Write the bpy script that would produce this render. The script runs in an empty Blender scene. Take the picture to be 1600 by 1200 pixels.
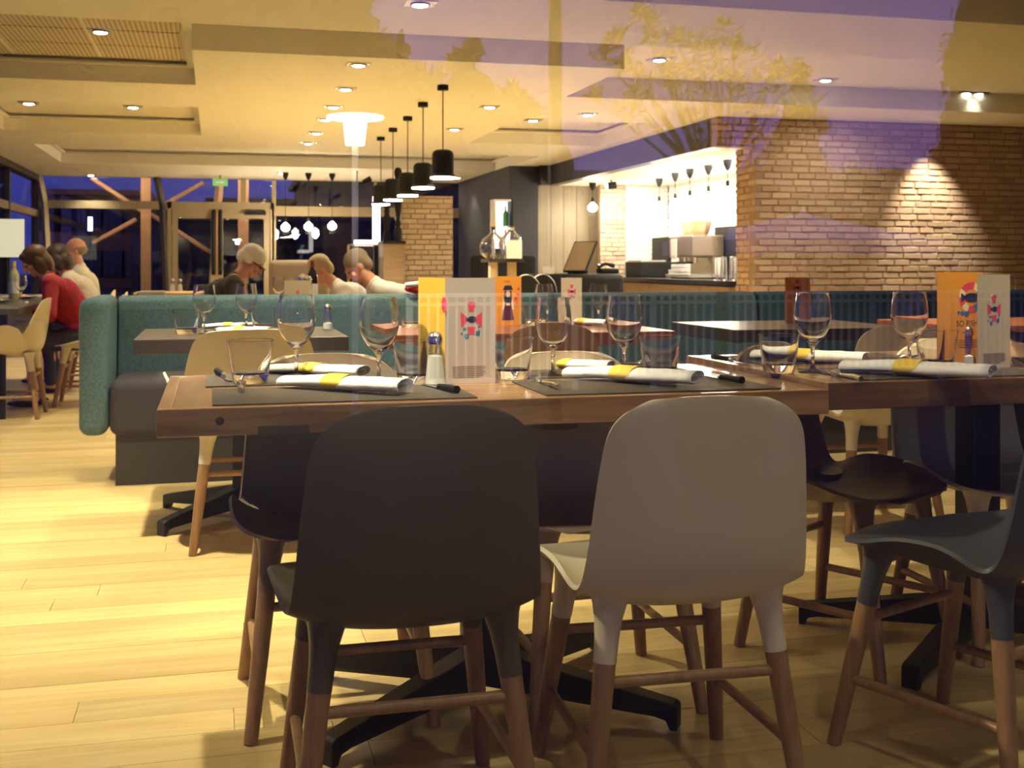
import bpy, bmesh, math, random
from mathutils import Vector, Matrix, Euler
random.seed(7)
R = math.radians
scn = bpy.context.scene
COL = scn.collection

# ------------------------------------------------------------------ camera, sky, exposure
TH = R(14.4); SN, CS = math.sin(TH), math.cos(TH); FPX = 1810.0; HZ = 412.0; EYE = 1.03
cam = bpy.data.cameras.new('camera'); camo = bpy.data.objects.new('camera', cam); COL.objects.link(camo)
camo.location = (0, 0, EYE); camo.rotation_euler = (R(90), 0, -TH)
cam.sensor_width = 36.0; cam.lens = FPX / 1600 * 36.0; cam.shift_y = -(600 - HZ) / 1600; cam.clip_start = 0.05; cam.clip_end = 400
cam.dof.use_dof = True; cam.dof.focus_distance = 2.6; cam.dof.aperture_fstop = 9.0
scn.camera = camo
vs = scn.view_settings
scn.display_settings.display_device = 'sRGB'
vs.view_transform = 'Standard'; vs.look = 'None'; vs.gamma = 1.0; vs.use_curve_mapping = False
vs.exposure = 0.85
cy = scn.cycles
cy.use_denoising = True
cy.max_bounces = 12; cy.diffuse_bounces = 4; cy.glossy_bounces = 6; cy.transmission_bounces = 12; cy.transparent_max_bounces = 24
cy.sample_clamp_indirect = 6.0; cy.caustics_reflective = False; cy.caustics_refractive = False

world = bpy.data.worlds.new('dusk_sky'); scn.world = world; world.use_nodes = True
nt = world.node_tree; N = nt.nodes; N.clear()
tc = N.new('ShaderNodeTexCoord'); sep = N.new('ShaderNodeSeparateXYZ'); nt.links.new(tc.outputs['Generated'], sep.inputs[0])
mr = N.new('ShaderNodeMapRange'); mr.inputs['From Min'].default_value = 0.6; mr.inputs['From Max'].default_value = -0.9
nt.links.new(sep.outputs['Y'], mr.inputs['Value'])
mixc = N.new('ShaderNodeMix'); mixc.data_type = 'RGBA'
mixc.inputs['A'].default_value = (0.040, 0.045, 0.26, 1); mixc.inputs['B'].default_value = (0.15, 0.11, 0.43, 1)
nt.links.new(mr.outputs[0], mixc.inputs['Factor'])
noi = N.new('ShaderNodeTexNoise'); noi.inputs['Scale'].default_value = 3.0; noi.inputs['Detail'].default_value = 5.0
mp = N.new('ShaderNodeMapping'); mp.inputs['Scale'].default_value = (1, 1, 5)
nt.links.new(tc.outputs['Generated'], mp.inputs[0]); nt.links.new(mp.outputs[0], noi.inputs['Vector'])
rmp = N.new('ShaderNodeMapRange'); rmp.inputs['From Min'].default_value = 0.3; rmp.inputs['From Max'].default_value = 0.7
rmp.inputs['To Min'].default_value = 0.7; rmp.inputs['To Max'].default_value = 1.2
nt.links.new(noi.outputs['Fac'], rmp.inputs['Value'])
bg = N.new('ShaderNodeBackground'); wo = N.new('ShaderNodeOutputWorld')
nt.links.new(mixc.outputs['Result'], bg.inputs['Color']); nt.links.new(rmp.outputs[0], bg.inputs['Strength'])
nt.links.new(bg.outputs[0], wo.inputs[0])

WARM = (1.0, 0.905, 0.61)
SPOT_W = 1.12        # master factor for the ceiling lamps

def spot(u, v, z):
    """world x, y of the point of height z seen at photo pixel (u, v)"""
    d = (EYE - z) * FPX / (v - HZ); l = d * (u - 800) / FPX
    return (SN * d + CS * l, CS * d - SN * l)
def aty(u, y):
    """world x of the point at depth y seen in photo column u"""
    t = (u - 800) / FPX; d = y / (CS - SN * t)
    return SN * d + CS * d * t

# ------------------------------------------------------------------ mesh helpers
class MB:
    def __init__(s): s.v = []; s.f = []; s.sm = []
    def add(s, vs_, fs, smooth=False):
        o = len(s.v); s.v += [tuple(p) for p in vs_]
        for f in fs: s.f.append(tuple(i + o for i in f)); s.sm.append(smooth)
        return s
    def box(s, x0, x1, y0, y1, z0, z1, rz=0, piv=None):
        P = [(x0, y0, z0), (x1, y0, z0), (x1, y1, z0), (x0, y1, z0), (x0, y0, z1), (x1, y0, z1), (x1, y1, z1), (x0, y1, z1)]
        if rz:
            cx, cy_ = piv or ((x0 + x1) / 2, (y0 + y1) / 2); c, n = math.cos(rz), math.sin(rz)
            P = [(cx + (x - cx) * c - (y - cy_) * n, cy_ + (x - cx) * n + (y - cy_) * c, z) for x, y, z in P]
        return s.add(P, [(0, 3, 2, 1), (4, 5, 6, 7), (0, 1, 5, 4), (1, 2, 6, 5), (2, 3, 7, 6), (3, 0, 4, 7)])
    def rbox(s, x0, x1, y0, y1, z0, z1, r, seg=4):
        bm = bmesh.new()
        bmesh.ops.create_cube(bm, size=1.0)
        for v in bm.verts:
            v.co = Vector(((x0 + x1) / 2 + v.co.x * (x1 - x0), (y0 + y1) / 2 + v.co.y * (y1 - y0), (z0 + z1) / 2 + v.co.z * (z1 - z0)))
        bmesh.ops.bevel(bm, geom=list(bm.edges), offset=r, segments=seg, profile=0.5, affect='EDGES')
        bm.verts.ensure_lookup_table(); bm.verts.index_update()
        s.add([v.co[:] for v in bm.verts], [[v.index for v in f.verts] for f in bm.faces], True); bm.free(); return s
    def tube(s, pts, rad, seg=10, smooth=True, caps=True, sx=1.0):
        pts = [Vector(p) for p in pts]; n = len(pts)
        rad = rad if isinstance(rad, (list, tuple)) else [rad] * n
        vs_, fs = [], []; ref = None
        for i in range(n):
            t = (pts[min(i + 1, n - 1)] - pts[max(i - 1, 0)])
            t = t.normalized() if t.length > 1e-9 else Vector((0, 0, 1))
            if ref is None:
                ref = Vector((1, 0, 0)) if abs(t.x) < 0.9 else Vector((0, 1, 0))
            a = (ref - t * ref.dot(t)); a = a.normalized() if a.length > 1e-6 else t.orthogonal().normalized()
            ref = a; b = t.cross(a)
            for k in range(seg):
                q = 2 * math.pi * k / seg
                vs_.append(pts[i] + (a * math.cos(q) * sx + b * math.sin(q)) * rad[i])
        for i in range(n - 1):
            for k in range(seg):
                k2 = (k + 1) % seg
                fs.append((i * seg + k, i * seg + k2, (i + 1) * seg + k2, (i + 1) * seg + k))
        s.add(vs_, fs, smooth)
        if caps:
            o = len(s.v) - n * seg
            s.f.append(tuple(o + k for k in range(seg))[::-1]); s.sm.append(False)
            s.f.append(tuple(o + (n - 1) * seg + k for k in range(seg))); s.sm.append(False)
        return s
    def lathe(s, prof, seg=24, c=(0, 0, 0), smooth=True, twist=None):
        vs_, fs = [], []; n = len(prof)
        for r, z in prof:
            for k in range(seg):
                q = 2 * math.pi * k / seg
                vs_.append((c[0] + r * math.cos(q), c[1] + r * math.sin(q), c[2] + z))
        for i in range(n - 1):
            for k in range(seg):
                k2 = (k + 1) % seg
                fs.append((i * seg + k, i * seg + k2, (i + 1) * seg + k2, (i + 1) * seg + k))
        s.add(vs_, fs, smooth)
        o = len(s.v) - n * seg
        if prof[0][0] > 1e-6: s.f.append(tuple(o + k for k in range(seg))[::-1]); s.sm.append(False)
        if prof[-1][0] > 1e-6: s.f.append(tuple(o + (n - 1) * seg + k for k in range(seg))); s.sm.append(False)
        return s
    def ell(s, c, r, seg=16, rings=10, rot=None):
        M = (rot or Euler((0, 0, 0))).to_matrix(); c = Vector(c)
        vs_ = [c + M @ Vector((0, 0, -r[2]))]
        for i in range(1, rings):
            a = -math.pi / 2 + math.pi * i / rings
            for k in range(seg):
                q = 2 * math.pi * k / seg
                vs_.append(c + M @ Vector((r[0] * math.cos(a) * math.cos(q), r[1] * math.cos(a) * math.sin(q), r[2] * math.sin(a))))
        vs_.append(c + M @ Vector((0, 0, r[2])))
        fs = []
        for k in range(seg):
            fs.append((0, 1 + (k + 1) % seg, 1 + k)); L = len(vs_) - 1
            fs.append((L, L - seg + k, L - seg + (k + 1) % seg))
        for i in range(rings - 2):
            for k in range(seg):
                k2 = (k + 1) % seg; a = 1 + i * seg
                fs.append((a + k, a + k2, a + seg + k2, a + seg + k))
        return s.add(vs_, fs, True)
    def cap(s, p0, p1, r0, r1, seg=12):
        s.tube([p0, p1], [r0, r1], seg); s.ell(p0, (r0,) * 3, seg, 8); s.ell(p1, (r1,) * 3, seg, 8); return s
    def prism(s, poly, z0, z1):
        n = len(poly); P = [(x, y, z0) for x, y in poly] + [(x, y, z1) for x, y in poly]
        return s.add(P, [tuple(range(n))[::-1], tuple(range(n, 2 * n))] + [(i, (i + 1) % n, n + (i + 1) % n, n + i) for i in range(n)])
    def plate(s, poly, y0, y1):
        """polygon in the xz plane with thickness along y"""
        n = len(poly); P = [(x, y0, z) for x, z in poly] + [(x, y1, z) for x, z in poly]
        return s.add(P, [tuple(range(n)), tuple(range(n, 2 * n))[::-1]] + [(i, n + i, n + (i + 1) % n, (i + 1) % n) for i in range(n)])
    def mesh(s, name, mat=None):
        me = bpy.data.meshes.new(name); me.from_pydata(s.v, [], s.f); me.update()
        bm = bmesh.new(); bm.from_mesh(me); bmesh.ops.recalc_face_normals(bm, faces=bm.faces); bm.to_mesh(me); bm.free()
        me.polygons.foreach_set('use_smooth', s.sm)
        if any(s.sm) and len(s.f) < 60000: me.set_sharp_from_angle(angle=R(38))
        if mat: me.materials.append(mat)
        return me

MESH = {}
def shared(key, fn, mat):
    k = (key, mat.name)
    if k not in MESH: MESH[k] = fn().mesh(key, mat)
    return MESH[k]
def obj(name, me, parent=None, loc=None, rot=None, label=None, kind=None, mat=None):
    if isinstance(me, MB): me = me.mesh(name, mat)
    o = bpy.data.objects.new(name, me); COL.objects.link(o)
    if parent: o.parent = parent
    if loc: o.location = loc
    if rot: o.rotation_euler = rot
    if label: o['label'] = label
    if kind: o['kind'] = kind
    return o
def thing(name, label, cat, loc=(0, 0, 0), rz=0, group=None, scale=None):
    o = bpy.data.objects.new(name, None); COL.objects.link(o)
    o.location = loc; o.rotation_euler = (0, 0, rz); o.empty_display_size = 0.1
    o['label'] = label; o['category'] = cat
    if group: o['group'] = group
    if scale: o.scale = (scale,) * 3
    return o
def tag(o, label, cat, group=None):
    o['label'] = label; o['category'] = cat
    if group: o['group'] = group
    return o
def struct(name, mb, mat, parent=None, label=None):
    o = obj(name, mb, parent, mat=mat)
    if not parent: o['kind'] = 'structure'
    if label: o['label'] = label
    return o
def bevel(o, w, seg=2):
    m = o.modifiers.new('bevel', 'BEVEL'); m.width = w; m.segments = seg; m.limit_method = 'ANGLE'; return o
def bake(o, mods):
    """apply modifiers given as (type, settings) to the object's mesh"""
    for t, kw in mods:
        m = o.modifiers.new(t, t)
        for k, v in kw.items(): setattr(m, k, v)
    dg = bpy.context.evaluated_depsgraph_get()
    me = bpy.data.meshes.new_from_object(o.evaluated_get(dg)); old = o.data
    o.modifiers.clear(); o.data = me; bpy.data.meshes.remove(old)
    return o

# ------------------------------------------------------------------ materials
MATS = {}
def base_mat(name):
    m = bpy.data.materials.new(name); m.use_nodes = True; MATS[name] = m
    return m, m.node_tree, m.node_tree.nodes['Principled BSDF']
def mat(name, col, rough=0.5, metal=0.0, emit=None, es=0, bump=0, bscale=60, var=0.0, vscale=8, coat=0, spec=None):
    if name in MATS: return MATS[name]
    m, t, b = base_mat(name)
    b.inputs['Base Color'].default_value = (*col, 1); b.inputs['Roughness'].default_value = rough; b.inputs['Metallic'].default_value = metal
    if spec is not None: b.inputs['Specular IOR Level'].default_value = spec
    if coat: b.inputs['Coat Weight'].default_value = coat; b.inputs['Coat Roughness'].default_value = 0.15
    if emit: b.inputs['Emission Color'].default_value = (*emit, 1); b.inputs['Emission Strength'].default_value = es
    tcn = t.nodes.new('ShaderNodeTexCoord')
    if var:
        n = t.nodes.new('ShaderNodeTexNoise'); n.inputs['Scale'].default_value = vscale; n.inputs['Detail'].default_value = 6
        t.links.new(tcn.outputs['Object'], n.inputs['Vector'])
        r = t.nodes.new('ShaderNodeMapRange'); r.inputs['From Min'].default_value = 0.25; r.inputs['From Max'].default_value = 0.75
        r.inputs['To Min'].default_value = 1 - var; r.inputs['To Max'].default_value = 1 + var
        t.links.new(n.outputs['Fac'], r.inputs['Value'])
        mx = t.nodes.new('ShaderNodeVectorMath'); mx.operation = 'SCALE'; mx.inputs[0].default_value = col
        t.links.new(r.outputs[0], mx.inputs['Scale']); t.links.new(mx.outputs[0], b.inputs['Base Color'])
    if bump:
        n = t.nodes.new('ShaderNodeTexNoise'); n.inputs['Scale'].default_value = bscale; n.inputs['Detail'].default_value = 4
        t.links.new(tcn.outputs['Object'], n.inputs['Vector'])
        bp = t.nodes.new('ShaderNodeBump'); bp.inputs['Strength'].default_value = bump; bp.inputs['Distance'].default_value = 0.004
        t.links.new(n.outputs['Fac'], bp.inputs['Height']); t.links.new(bp.outputs[0], b.inputs['Normal'])
    return m
def wood(name, c1, c2, axis='X', sc=1.0, rough=0.4, rnd=0.0, coat=0.0):
    if name in MATS: return MATS[name]
    m, t, b = base_mat(name); L = t.links
    tcn = t.nodes.new('ShaderNodeTexCoord'); oi = t.nodes.new('ShaderNodeObjectInfo')
    mpn = t.nodes.new('ShaderNodeMapping'); mpn.inputs['Scale'].default_value = {'X': (2 * sc, 26 * sc, 26 * sc), 'Y': (26 * sc, 2 * sc, 26 * sc), 'Z': (26 * sc, 26 * sc, 2 * sc)}[axis]
    cmb = t.nodes.new('ShaderNodeCombineXYZ'); ml = t.nodes.new('ShaderNodeMath'); ml.operation = 'MULTIPLY'; ml.inputs[1].default_value = 37.0
    L.new(oi.outputs['Random'], ml.inputs[0])
    for i in range(3): L.new(ml.outputs[0], cmb.inputs[i])
    L.new(tcn.outputs['Object'], mpn.inputs[0]); L.new(cmb.outputs[0], mpn.inputs['Location'])
    n = t.nodes.new('ShaderNodeTexNoise'); n.inputs['Scale'].default_value = 1.0; n.inputs['Detail'].default_value = 7; n.inputs['Roughness'].default_value = 0.6; n.inputs['Distortion'].default_value = 0.6
    L.new(mpn.outputs[0], n.inputs['Vector'])
    cr = t.nodes.new('ShaderNodeValToRGB'); cr.color_ramp.elements[0].position = 0.3; cr.color_ramp.elements[1].position = 0.72
    cr.color_ramp.elements[0].color = (*c1, 1); cr.color_ramp.elements[1].color = (*c2, 1)
    L.new(n.outputs['Fac'], cr.inputs['Fac'])
    out = cr.outputs[0]
    if rnd:
        hs = t.nodes.new('ShaderNodeHueSaturation'); r = t.nodes.new('ShaderNodeMapRange')
        r.inputs['To Min'].default_value = 1 - rnd; r.inputs['To Max'].default_value = 1 + rnd
        L.new(oi.outputs['Random'], r.inputs['Value']); L.new(r.outputs[0], hs.inputs['Value']); L.new(out, hs.inputs['Color']); out = hs.outputs[0]
    L.new(out, b.inputs['Base Color']); b.inputs['Roughness'].default_value = rough
    if coat: b.inputs['Coat Weight'].default_value = coat; b.inputs['Coat Roughness'].default_value = 0.12
    bp = t.nodes.new('ShaderNodeBump'); bp.inputs['Strength'].default_value = 0.15; bp.inputs['Distance'].default_value = 0.002
    L.new(n.outputs['Fac'], bp.inputs['Height']); L.new(bp.outputs[0], b.inputs['Normal'])
    return m
def rndmat(name, c1, c2, rough=0.8, bump=0.4, bscale=40):
    """each object its own tone between two colours, with a rough face"""
    if name in MATS: return MATS[name]
    m, t, b = base_mat(name); L = t.links
    oi = t.nodes.new('ShaderNodeObjectInfo'); geo = t.nodes.new('ShaderNodeNewGeometry')
    ad = t.nodes.new('ShaderNodeMath'); ad.operation = 'ADD'; L.new(oi.outputs['Random'], ad.inputs[0]); L.new(geo.outputs['Random Per Island'], ad.inputs[1])
    fr = t.nodes.new('ShaderNodeMath'); fr.operation = 'FRACT'; L.new(ad.outputs[0], fr.inputs[0])
    mx = t.nodes.new('ShaderNodeMix'); mx.data_type = 'RGBA'; mx.inputs['A'].default_value = (*c1, 1); mx.inputs['B'].default_value = (*c2, 1)
    L.new(fr.outputs[0], mx.inputs['Factor'])
    tcn = t.nodes.new('ShaderNodeTexCoord'); n = t.nodes.new('ShaderNodeTexNoise'); n.inputs['Scale'].default_value = bscale; n.inputs['Detail'].default_value = 6
    L.new(tcn.outputs['Object'], n.inputs['Vector'])
    r = t.nodes.new('ShaderNodeMapRange'); r.inputs['From Min'].default_value = 0.25; r.inputs['From Max'].default_value = 0.75; r.inputs['To Min'].default_value = 0.8; r.inputs['To Max'].default_value = 1.15
    L.new(n.outputs['Fac'], r.inputs['Value'])
    sc = t.nodes.new('ShaderNodeVectorMath'); sc.operation = 'SCALE'; L.new(mx.outputs['Result'], sc.inputs[0]); L.new(r.outputs[0], sc.inputs['Scale'])
    L.new(sc.outputs[0], b.inputs['Base Color']); b.inputs['Roughness'].default_value = rough
    bp = t.nodes.new('ShaderNodeBump'); bp.inputs['Strength'].default_value = bump; bp.inputs['Distance'].default_value = 0.006
    L.new(n.outputs['Fac'], bp.inputs['Height']); L.new(bp.outputs[0], b.inputs['Normal'])
    return m
def pane_mat(name, refl, tint):
    m, t, b = base_mat(name); t.nodes.remove(b)
    tr = t.nodes.new('ShaderNodeBsdfTransparent'); tr.inputs[0].default_value = (*tint, 1)
    gl = t.nodes.new('ShaderNodeBsdfGlossy'); gl.inputs['Roughness'].default_value = 0.0; gl.inputs['Color'].default_value = (1, 1, 1, 1)
    mx = t.nodes.new('ShaderNodeMixShader'); mx.inputs[0].default_value = refl
    t.links.new(tr.outputs[0], mx.inputs[1]); t.links.new(gl.outputs[0], mx.inputs[2])
    t.links.new(mx.outputs[0], t.nodes['Material Output'].inputs[0]); return m
def emis(name, col, s):
    if name in MATS: return MATS[name]
    m, t, b = base_mat(name); b.inputs['Base Color'].default_value = (0.8, 0.8, 0.8, 1)
    b.inputs['Emission Color'].default_value = (*col, 1); b.inputs['Emission Strength'].default_value = s; return m

GLASS = mat('clear_glass', (1, 1, 1), 0.0); _b = GLASS.node_tree.nodes['Principled BSDF']
_b.inputs['Transmission Weight'].default_value = 1.0; _b.inputs['IOR'].default_value = 1.48
GLASS2 = mat('thin_table_glass', (1, 1, 1), 0.0); _b = GLASS2.node_tree.nodes['Principled BSDF']
_b.inputs['Transmission Weight'].default_value = 1.0; _b.inputs['IOR'].default_value = 1.25
PANE = pane_mat('shop_window_glass', 0.13, (0.99, 0.99, 0.99))
SHAKERGLASS = pane_mat('thin_shaker_glass', 0.10, (0.94, 0.94, 0.93))
BACKPANE = pane_mat('far_window_glass', 0.05, (0.85, 0.87, 0.9))
OAK_FLOOR = wood('pale_oak_flooring', (0.50, 0.355, 0.135), (0.67, 0.515, 0.235), 'X', 1.0, 0.36, 0.14, 0.15)
OAK_LEG = wood('oak_chair_leg', (0.25, 0.13, 0.055), (0.40, 0.225, 0.10), 'Z', 2.0, 0.4)
TABLE_WOOD = wood('reclaimed_table_wood', (0.16, 0.075, 0.034), (0.36, 0.20, 0.095), 'X', 1.4, 0.30, 0.30, 0.5)
TABLE_END = wood('reclaimed_end_wood', (0.16, 0.075, 0.034), (0.35, 0.195, 0.095), 'Y', 1.4, 0.30, 0.20, 0.5)
KNOT = mat('dark_knot_wood', (0.06, 0.028, 0.012), 0.5)
SHELL_DARK = mat('dark_taupe_shell', (0.10, 0.078, 0.05), 0.42, var=0.08, vscale=3)
SHELL_BLUE = mat('charcoal_shell', (0.065, 0.065, 0.075), 0.42, var=0.08, vscale=3)
SHELL_GREY = mat('warm_grey_shell', (0.23, 0.165, 0.11), 0.4, var=0.06, vscale=3)
SHELL_WHITE = mat('cream_shell', (0.72, 0.635, 0.45), 0.38, var=0.03, vscale=3)
SHELL_BROWN = mat('tan_brown_shell', (0.33, 0.20, 0.115), 0.4, var=0.05, vscale=3)
BLACK_METAL = mat('black_powder_metal', (0.012, 0.012, 0.013), 0.45, 0.4)
BLACK = mat('matt_black', (0.012, 0.011, 0.011), 0.6, spec=0.2)
STEEL = mat('polished_steel', (0.75, 0.73, 0.70), 0.18, 1.0)
DULLSTEEL = mat('brushed_steel', (0.55, 0.53, 0.5), 0.38, 1.0)
CEIL = mat('ceiling_plaster', (0.84, 0.80, 0.72), 0.75, bump=0.05, bscale=30)
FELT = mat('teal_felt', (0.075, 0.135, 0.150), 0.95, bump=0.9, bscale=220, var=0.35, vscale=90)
FELT_SHADED = mat('shaded_teal_felt', (0.03, 0.075, 0.085), 0.95, bump=0.9, bscale=220, var=0.35, vscale=90)  # same teal felt, darkened to paint in the shade of the unlit section
SEATFAB = mat('charcoal_seat_fabric', (0.038, 0.032, 0.034), 0.85, bump=0.4, bscale=200, var=0.12, vscale=60)
PLINTH = mat('dark_plinth_board', (0.03, 0.025, 0.02), 0.5)
DARKTOP = mat('dark_laminate', (0.05, 0.04, 0.038), 0.3)
REDTOP = wood('reddish_table_wood', (0.16, 0.05, 0.025), (0.27, 0.095, 0.045), 'X', 1.0, 0.3)
NAPKIN = mat('white_napkin_cloth', (0.82, 0.80, 0.76), 0.9, bump=0.25, bscale=260)
YELLOW = mat('yellow_paper', (0.80, 0.56, 0.06), 0.6)
def mat_weave():
    m, t, b = base_mat('woven_placemat'); L = t.links
    tcn = t.nodes.new('ShaderNodeTexCoord'); w = t.nodes.new('ShaderNodeTexChecker'); w.inputs['Scale'].default_value = 420
    w.inputs['Color1'].default_value = (0.080, 0.062, 0.048, 1); w.inputs['Color2'].default_value = (0.032, 0.024, 0.019, 1)
    L.new(tcn.outputs['Object'], w.inputs['Vector']); L.new(w.outputs['Color'], b.inputs['Base Color']); b.inputs['Roughness'].default_value = 0.55
    bp = t.nodes.new('ShaderNodeBump'); bp.inputs['Strength'].default_value = 0.5; bp.inputs['Distance'].default_value = 0.001
    L.new(w.outputs['Fac'], bp.inputs['Height']); L.new(bp.outputs[0], b.inputs['Normal']); return m
PLACEMAT = mat_weave()
BRICK = rndmat('brown_brick', (0.40, 0.262, 0.195), (0.55, 0.39, 0.305), 0.85, 0.6, 45)
MORTAR = mat('brick_mortar', (0.31, 0.21, 0.158), 0.95, bump=0.5, bscale=80)
WBRICK = rndmat('whitewashed_brick', (0.80, 0.77, 0.70), (0.86, 0.83, 0.77), 0.7, 0.4, 40)
WMORTAR = mat('white_mortar', (0.60, 0.57, 0.52), 0.9)
TBRICK = rndmat('tan_brick', (0.42, 0.33, 0.24), (0.54, 0.44, 0.33), 0.85, 0.5, 45)
WHITE = mat('white_painted', (0.8, 0.79, 0.76), 0.5)
BULB = emis('glowing_bulb', (1.0, 0.86, 0.62), 22)
LENS = emis('lit_lamp_lens', (1.0, 0.90, 0.72), 30)
SALT = mat('salt', (0.85, 0.84, 0.8), 0.9)
PINK = mat('pink_print', (0.72, 0.06, 0.12), 0.6)
NAVY = mat('navy_print', (0.02, 0.025, 0.075), 0.6)
TEALP = mat('blue_print', (0.05, 0.17, 0.36), 0.6)
CARD_GREY = mat('warm_grey_card', (0.50, 0.42, 0.36), 0.6)
CARD_TAN = mat('tan_card', (0.55, 0.45, 0.33), 0.6)
CARD_YEL = mat('yellow_card', (0.84, 0.53, 0.06), 0.6)
CARD_ORG = mat('orange_card', (0.76, 0.31, 0.04), 0.6)
CREAMP = mat('cream_print', (0.80, 0.70, 0.45), 0.6)
INK = mat('dark_ink', (0.10, 0.06, 0.05), 0.6)
SKIN = mat('skin', (0.72, 0.36, 0.24), 0.5, bump=0.05, bscale=90)

# ================================================================== SETTING
# ---- floor: a base slab (sunk where the boards lie) and oak boards laid along x
PX0, PX1, PY0, PY1 = -2.4, 5.6, 1.46, 7.7
fl = MB().box(PX0, PX1, PY0, PY1, -0.12, -0.010)
def plank_ground():
    m, t, b = base_mat('far_oak_flooring'); L = t.links
    tcn = t.nodes.new('ShaderNodeTexCoord'); br = t.nodes.new('ShaderNodeTexBrick')
    br.inputs['Scale'].default_value = 1.0; br.inputs['Brick Width'].default_value = 1.5; br.inputs['Row Height'].default_value = 0.13
    br.inputs['Mortar Size'].default_value = 0.0015; br.offset = 0.37
    br.inputs['Color1'].default_value = (0.50, 0.355, 0.135, 1); br.inputs['Color2'].default_value = (0.67, 0.515, 0.235, 1); br.inputs['Mortar'].default_value = (0.3, 0.18, 0.07, 1)
    L.new(tcn.outputs['Object'], br.inputs['Vector']); L.new(br.outputs['Color'], b.inputs['Base Color']); b.inputs['Roughness'].default_value = 0.4
    return m
FARFLOOR = plank_ground()
for a in ((-4.2, PX0, 0.85, 23.0), (PX1, 12.0, 0.85, 23.0), (PX0, PX1, 0.85, PY0), (PX0, PX1, PY1, 23.0)):
    fl.box(a[0], a[1], a[2], a[3], -0.12, 0.0)
floor = struct('floor', fl, FARFLOOR)
row = 0; y = PY0; rp = random.Random(3)
while y < PY1 - 0.01:
    y1 = min(y + 0.13, PY1)
    vx0 = max(PX0, aty(0, max(y, 1.5)) - 0.35) ; vx1 = min(PX1, aty(1600, y1) + 0.35)
    # whole rows start at the sunk area's left edge so that nothing shows the slab
    x = PX0 - rp.uniform(0.2, 1.2)
    while x < PX1:
        ln = rp.uniform(1.1, 2.1); a, b_ = max(x, PX0), min(x + ln, PX1)
        if b_ - a > 0.02:
            if b_ < vx0: a2 = a
            cx = (a + b_) / 2
            mb = MB().box(a - cx + 0.0008, b_ - cx - 0.0008, -0.065 + 0.0007, y1 - y - 0.065 - 0.0007, -0.010, 0.0)
            mb.sm = [False] * len(mb.f)
            o = obj('floor_board', mb, floor, (cx, y + 0.065, rp.uniform(-0.0004, 0.0002)), mat=OAK_FLOOR)
        x += ln
    y = y1

# ---- ceiling: upper slab and a dropped soffit with rectangular recesses
ZS, ZR = 2.60, 2.80
holes = [(-2.4, -0.16, 7.85, 10.55), (-0.16, 3.2, 7.85, 8.82), (3.2, 11.0, 7.85, 10.42), (-2.4, -0.16, 12.07, 14.66),
         (3.2, 5.0, 12.2, 14.7), (-2.3, 4.6, 16.3, 19.1), (2.2, 10.0, 3.4, 6.55), (-2.4, 1.4, 3.4, 6.0)]
CX0, CX1, CY0, CY1 = -3.05, 12.0, 0.85, 22.2
xs = sorted({CX0, CX1, *[h[0] for h in holes], *[h[1] for h in holes]}); ys = sorted({CY0, CY1, *[h[2] for h in holes], *[h[3] for h in holes]})
cm = MB().box(CX0, CX1, CY0, CY1, ZR, ZR + 0.2)
for i in range(len(ys) - 1):
    run = None
    for j in range(len(xs) - 1):
        mx_, my_ = (xs[j] + xs[j + 1]) / 2, (ys[i] + ys[i + 1]) / 2
        solid = not any(h[0] < mx_ < h[1] and h[2] < my_ < h[3] for h in holes)
        if solid: run = (run[0], xs[j + 1]) if run else (xs[j], xs[j + 1])
        if run and (not solid or j == len(xs) - 2):
            cm.box(run[0], run[1], ys[i], ys[i + 1], ZS, ZR); run = None
ceiling = struct('ceiling', cm, CEIL)
# ledges inside the recesses
for h in [holes[i] for i in (0, 3, 4, 5)]:
    lb = MB(); w = 0.07; z0, z1 = 2.745, 2.765
    lb.box(h[0], h[1], h[3] - w, h[3], z0, z1); lb.box(h[0], h[1], h[2], h[2] + w, z0, z1)
    lb.box(h[0], h[0] + w, h[2] + w, h[3] - w, z0, z1); lb.box(h[1] - w, h[1], h[2] + w, h[3] - w, z0, z1)
    obj('recess_ledge', lb, ceiling, mat=CEIL)
def perf():
    m, t, b = base_mat('perforated_metal'); L = t.links
    tcn = t.nodes.new('ShaderNodeTexCoord'); v = t.nodes.new('ShaderNodeTexVoronoi'); v.inputs['Scale'].default_value = 28; v.inputs['Randomness'].default_value = 0.0
    L.new(tcn.outputs['Object'], v.inputs['Vector'])
    cr = t.nodes.new('ShaderNodeValToRGB'); cr.color_ramp.elements[0].position = 0.28; cr.color_ramp.elements[1].position = 0.34
    cr.color_ramp.elements[0].color = (0.22, 0.15, 0.09, 1); cr.color_ramp.elements[1].color = (0.70, 0.60, 0.46, 1)
    L.new(v.outputs['Distance'], cr.inputs['Fac']); L.new(cr.outputs[0], b.inputs['Base Color']); b.inputs['Roughness'].default_value = 0.6; return m
PERF = perf()
for i in range(3):
    for j in range(4):
        x0 = -2.30 + i * 0.69; y0 = 7.95 + j * 0.63
        mb = MB().box(0, 0.66, 0, 0.60, 0, 0.012)
        obj('ceiling_panel', mb, ceiling, (x0, y0, ZR - 0.012), mat=PERF)
for x0, y0, x1, y1 in ((-1.75, 7.86, -1.0, 7.94),):
    obj('air_slot', MB().box(x0, x1, y0, y1, ZR - 0.02, ZR - 0.001), ceiling, mat=BLACK)

# ---- side walls
WALLW = mat('dim_plaster', (0.32, 0.26, 0.19), 0.8)
struct('wall_right', MB().box(11.9, 12.1, 0.85, 22.2, 0, 2.8), WALLW)
DARKWALL = mat('dark_wall_paint', (0.05, 0.045, 0.042), 0.7)
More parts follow.
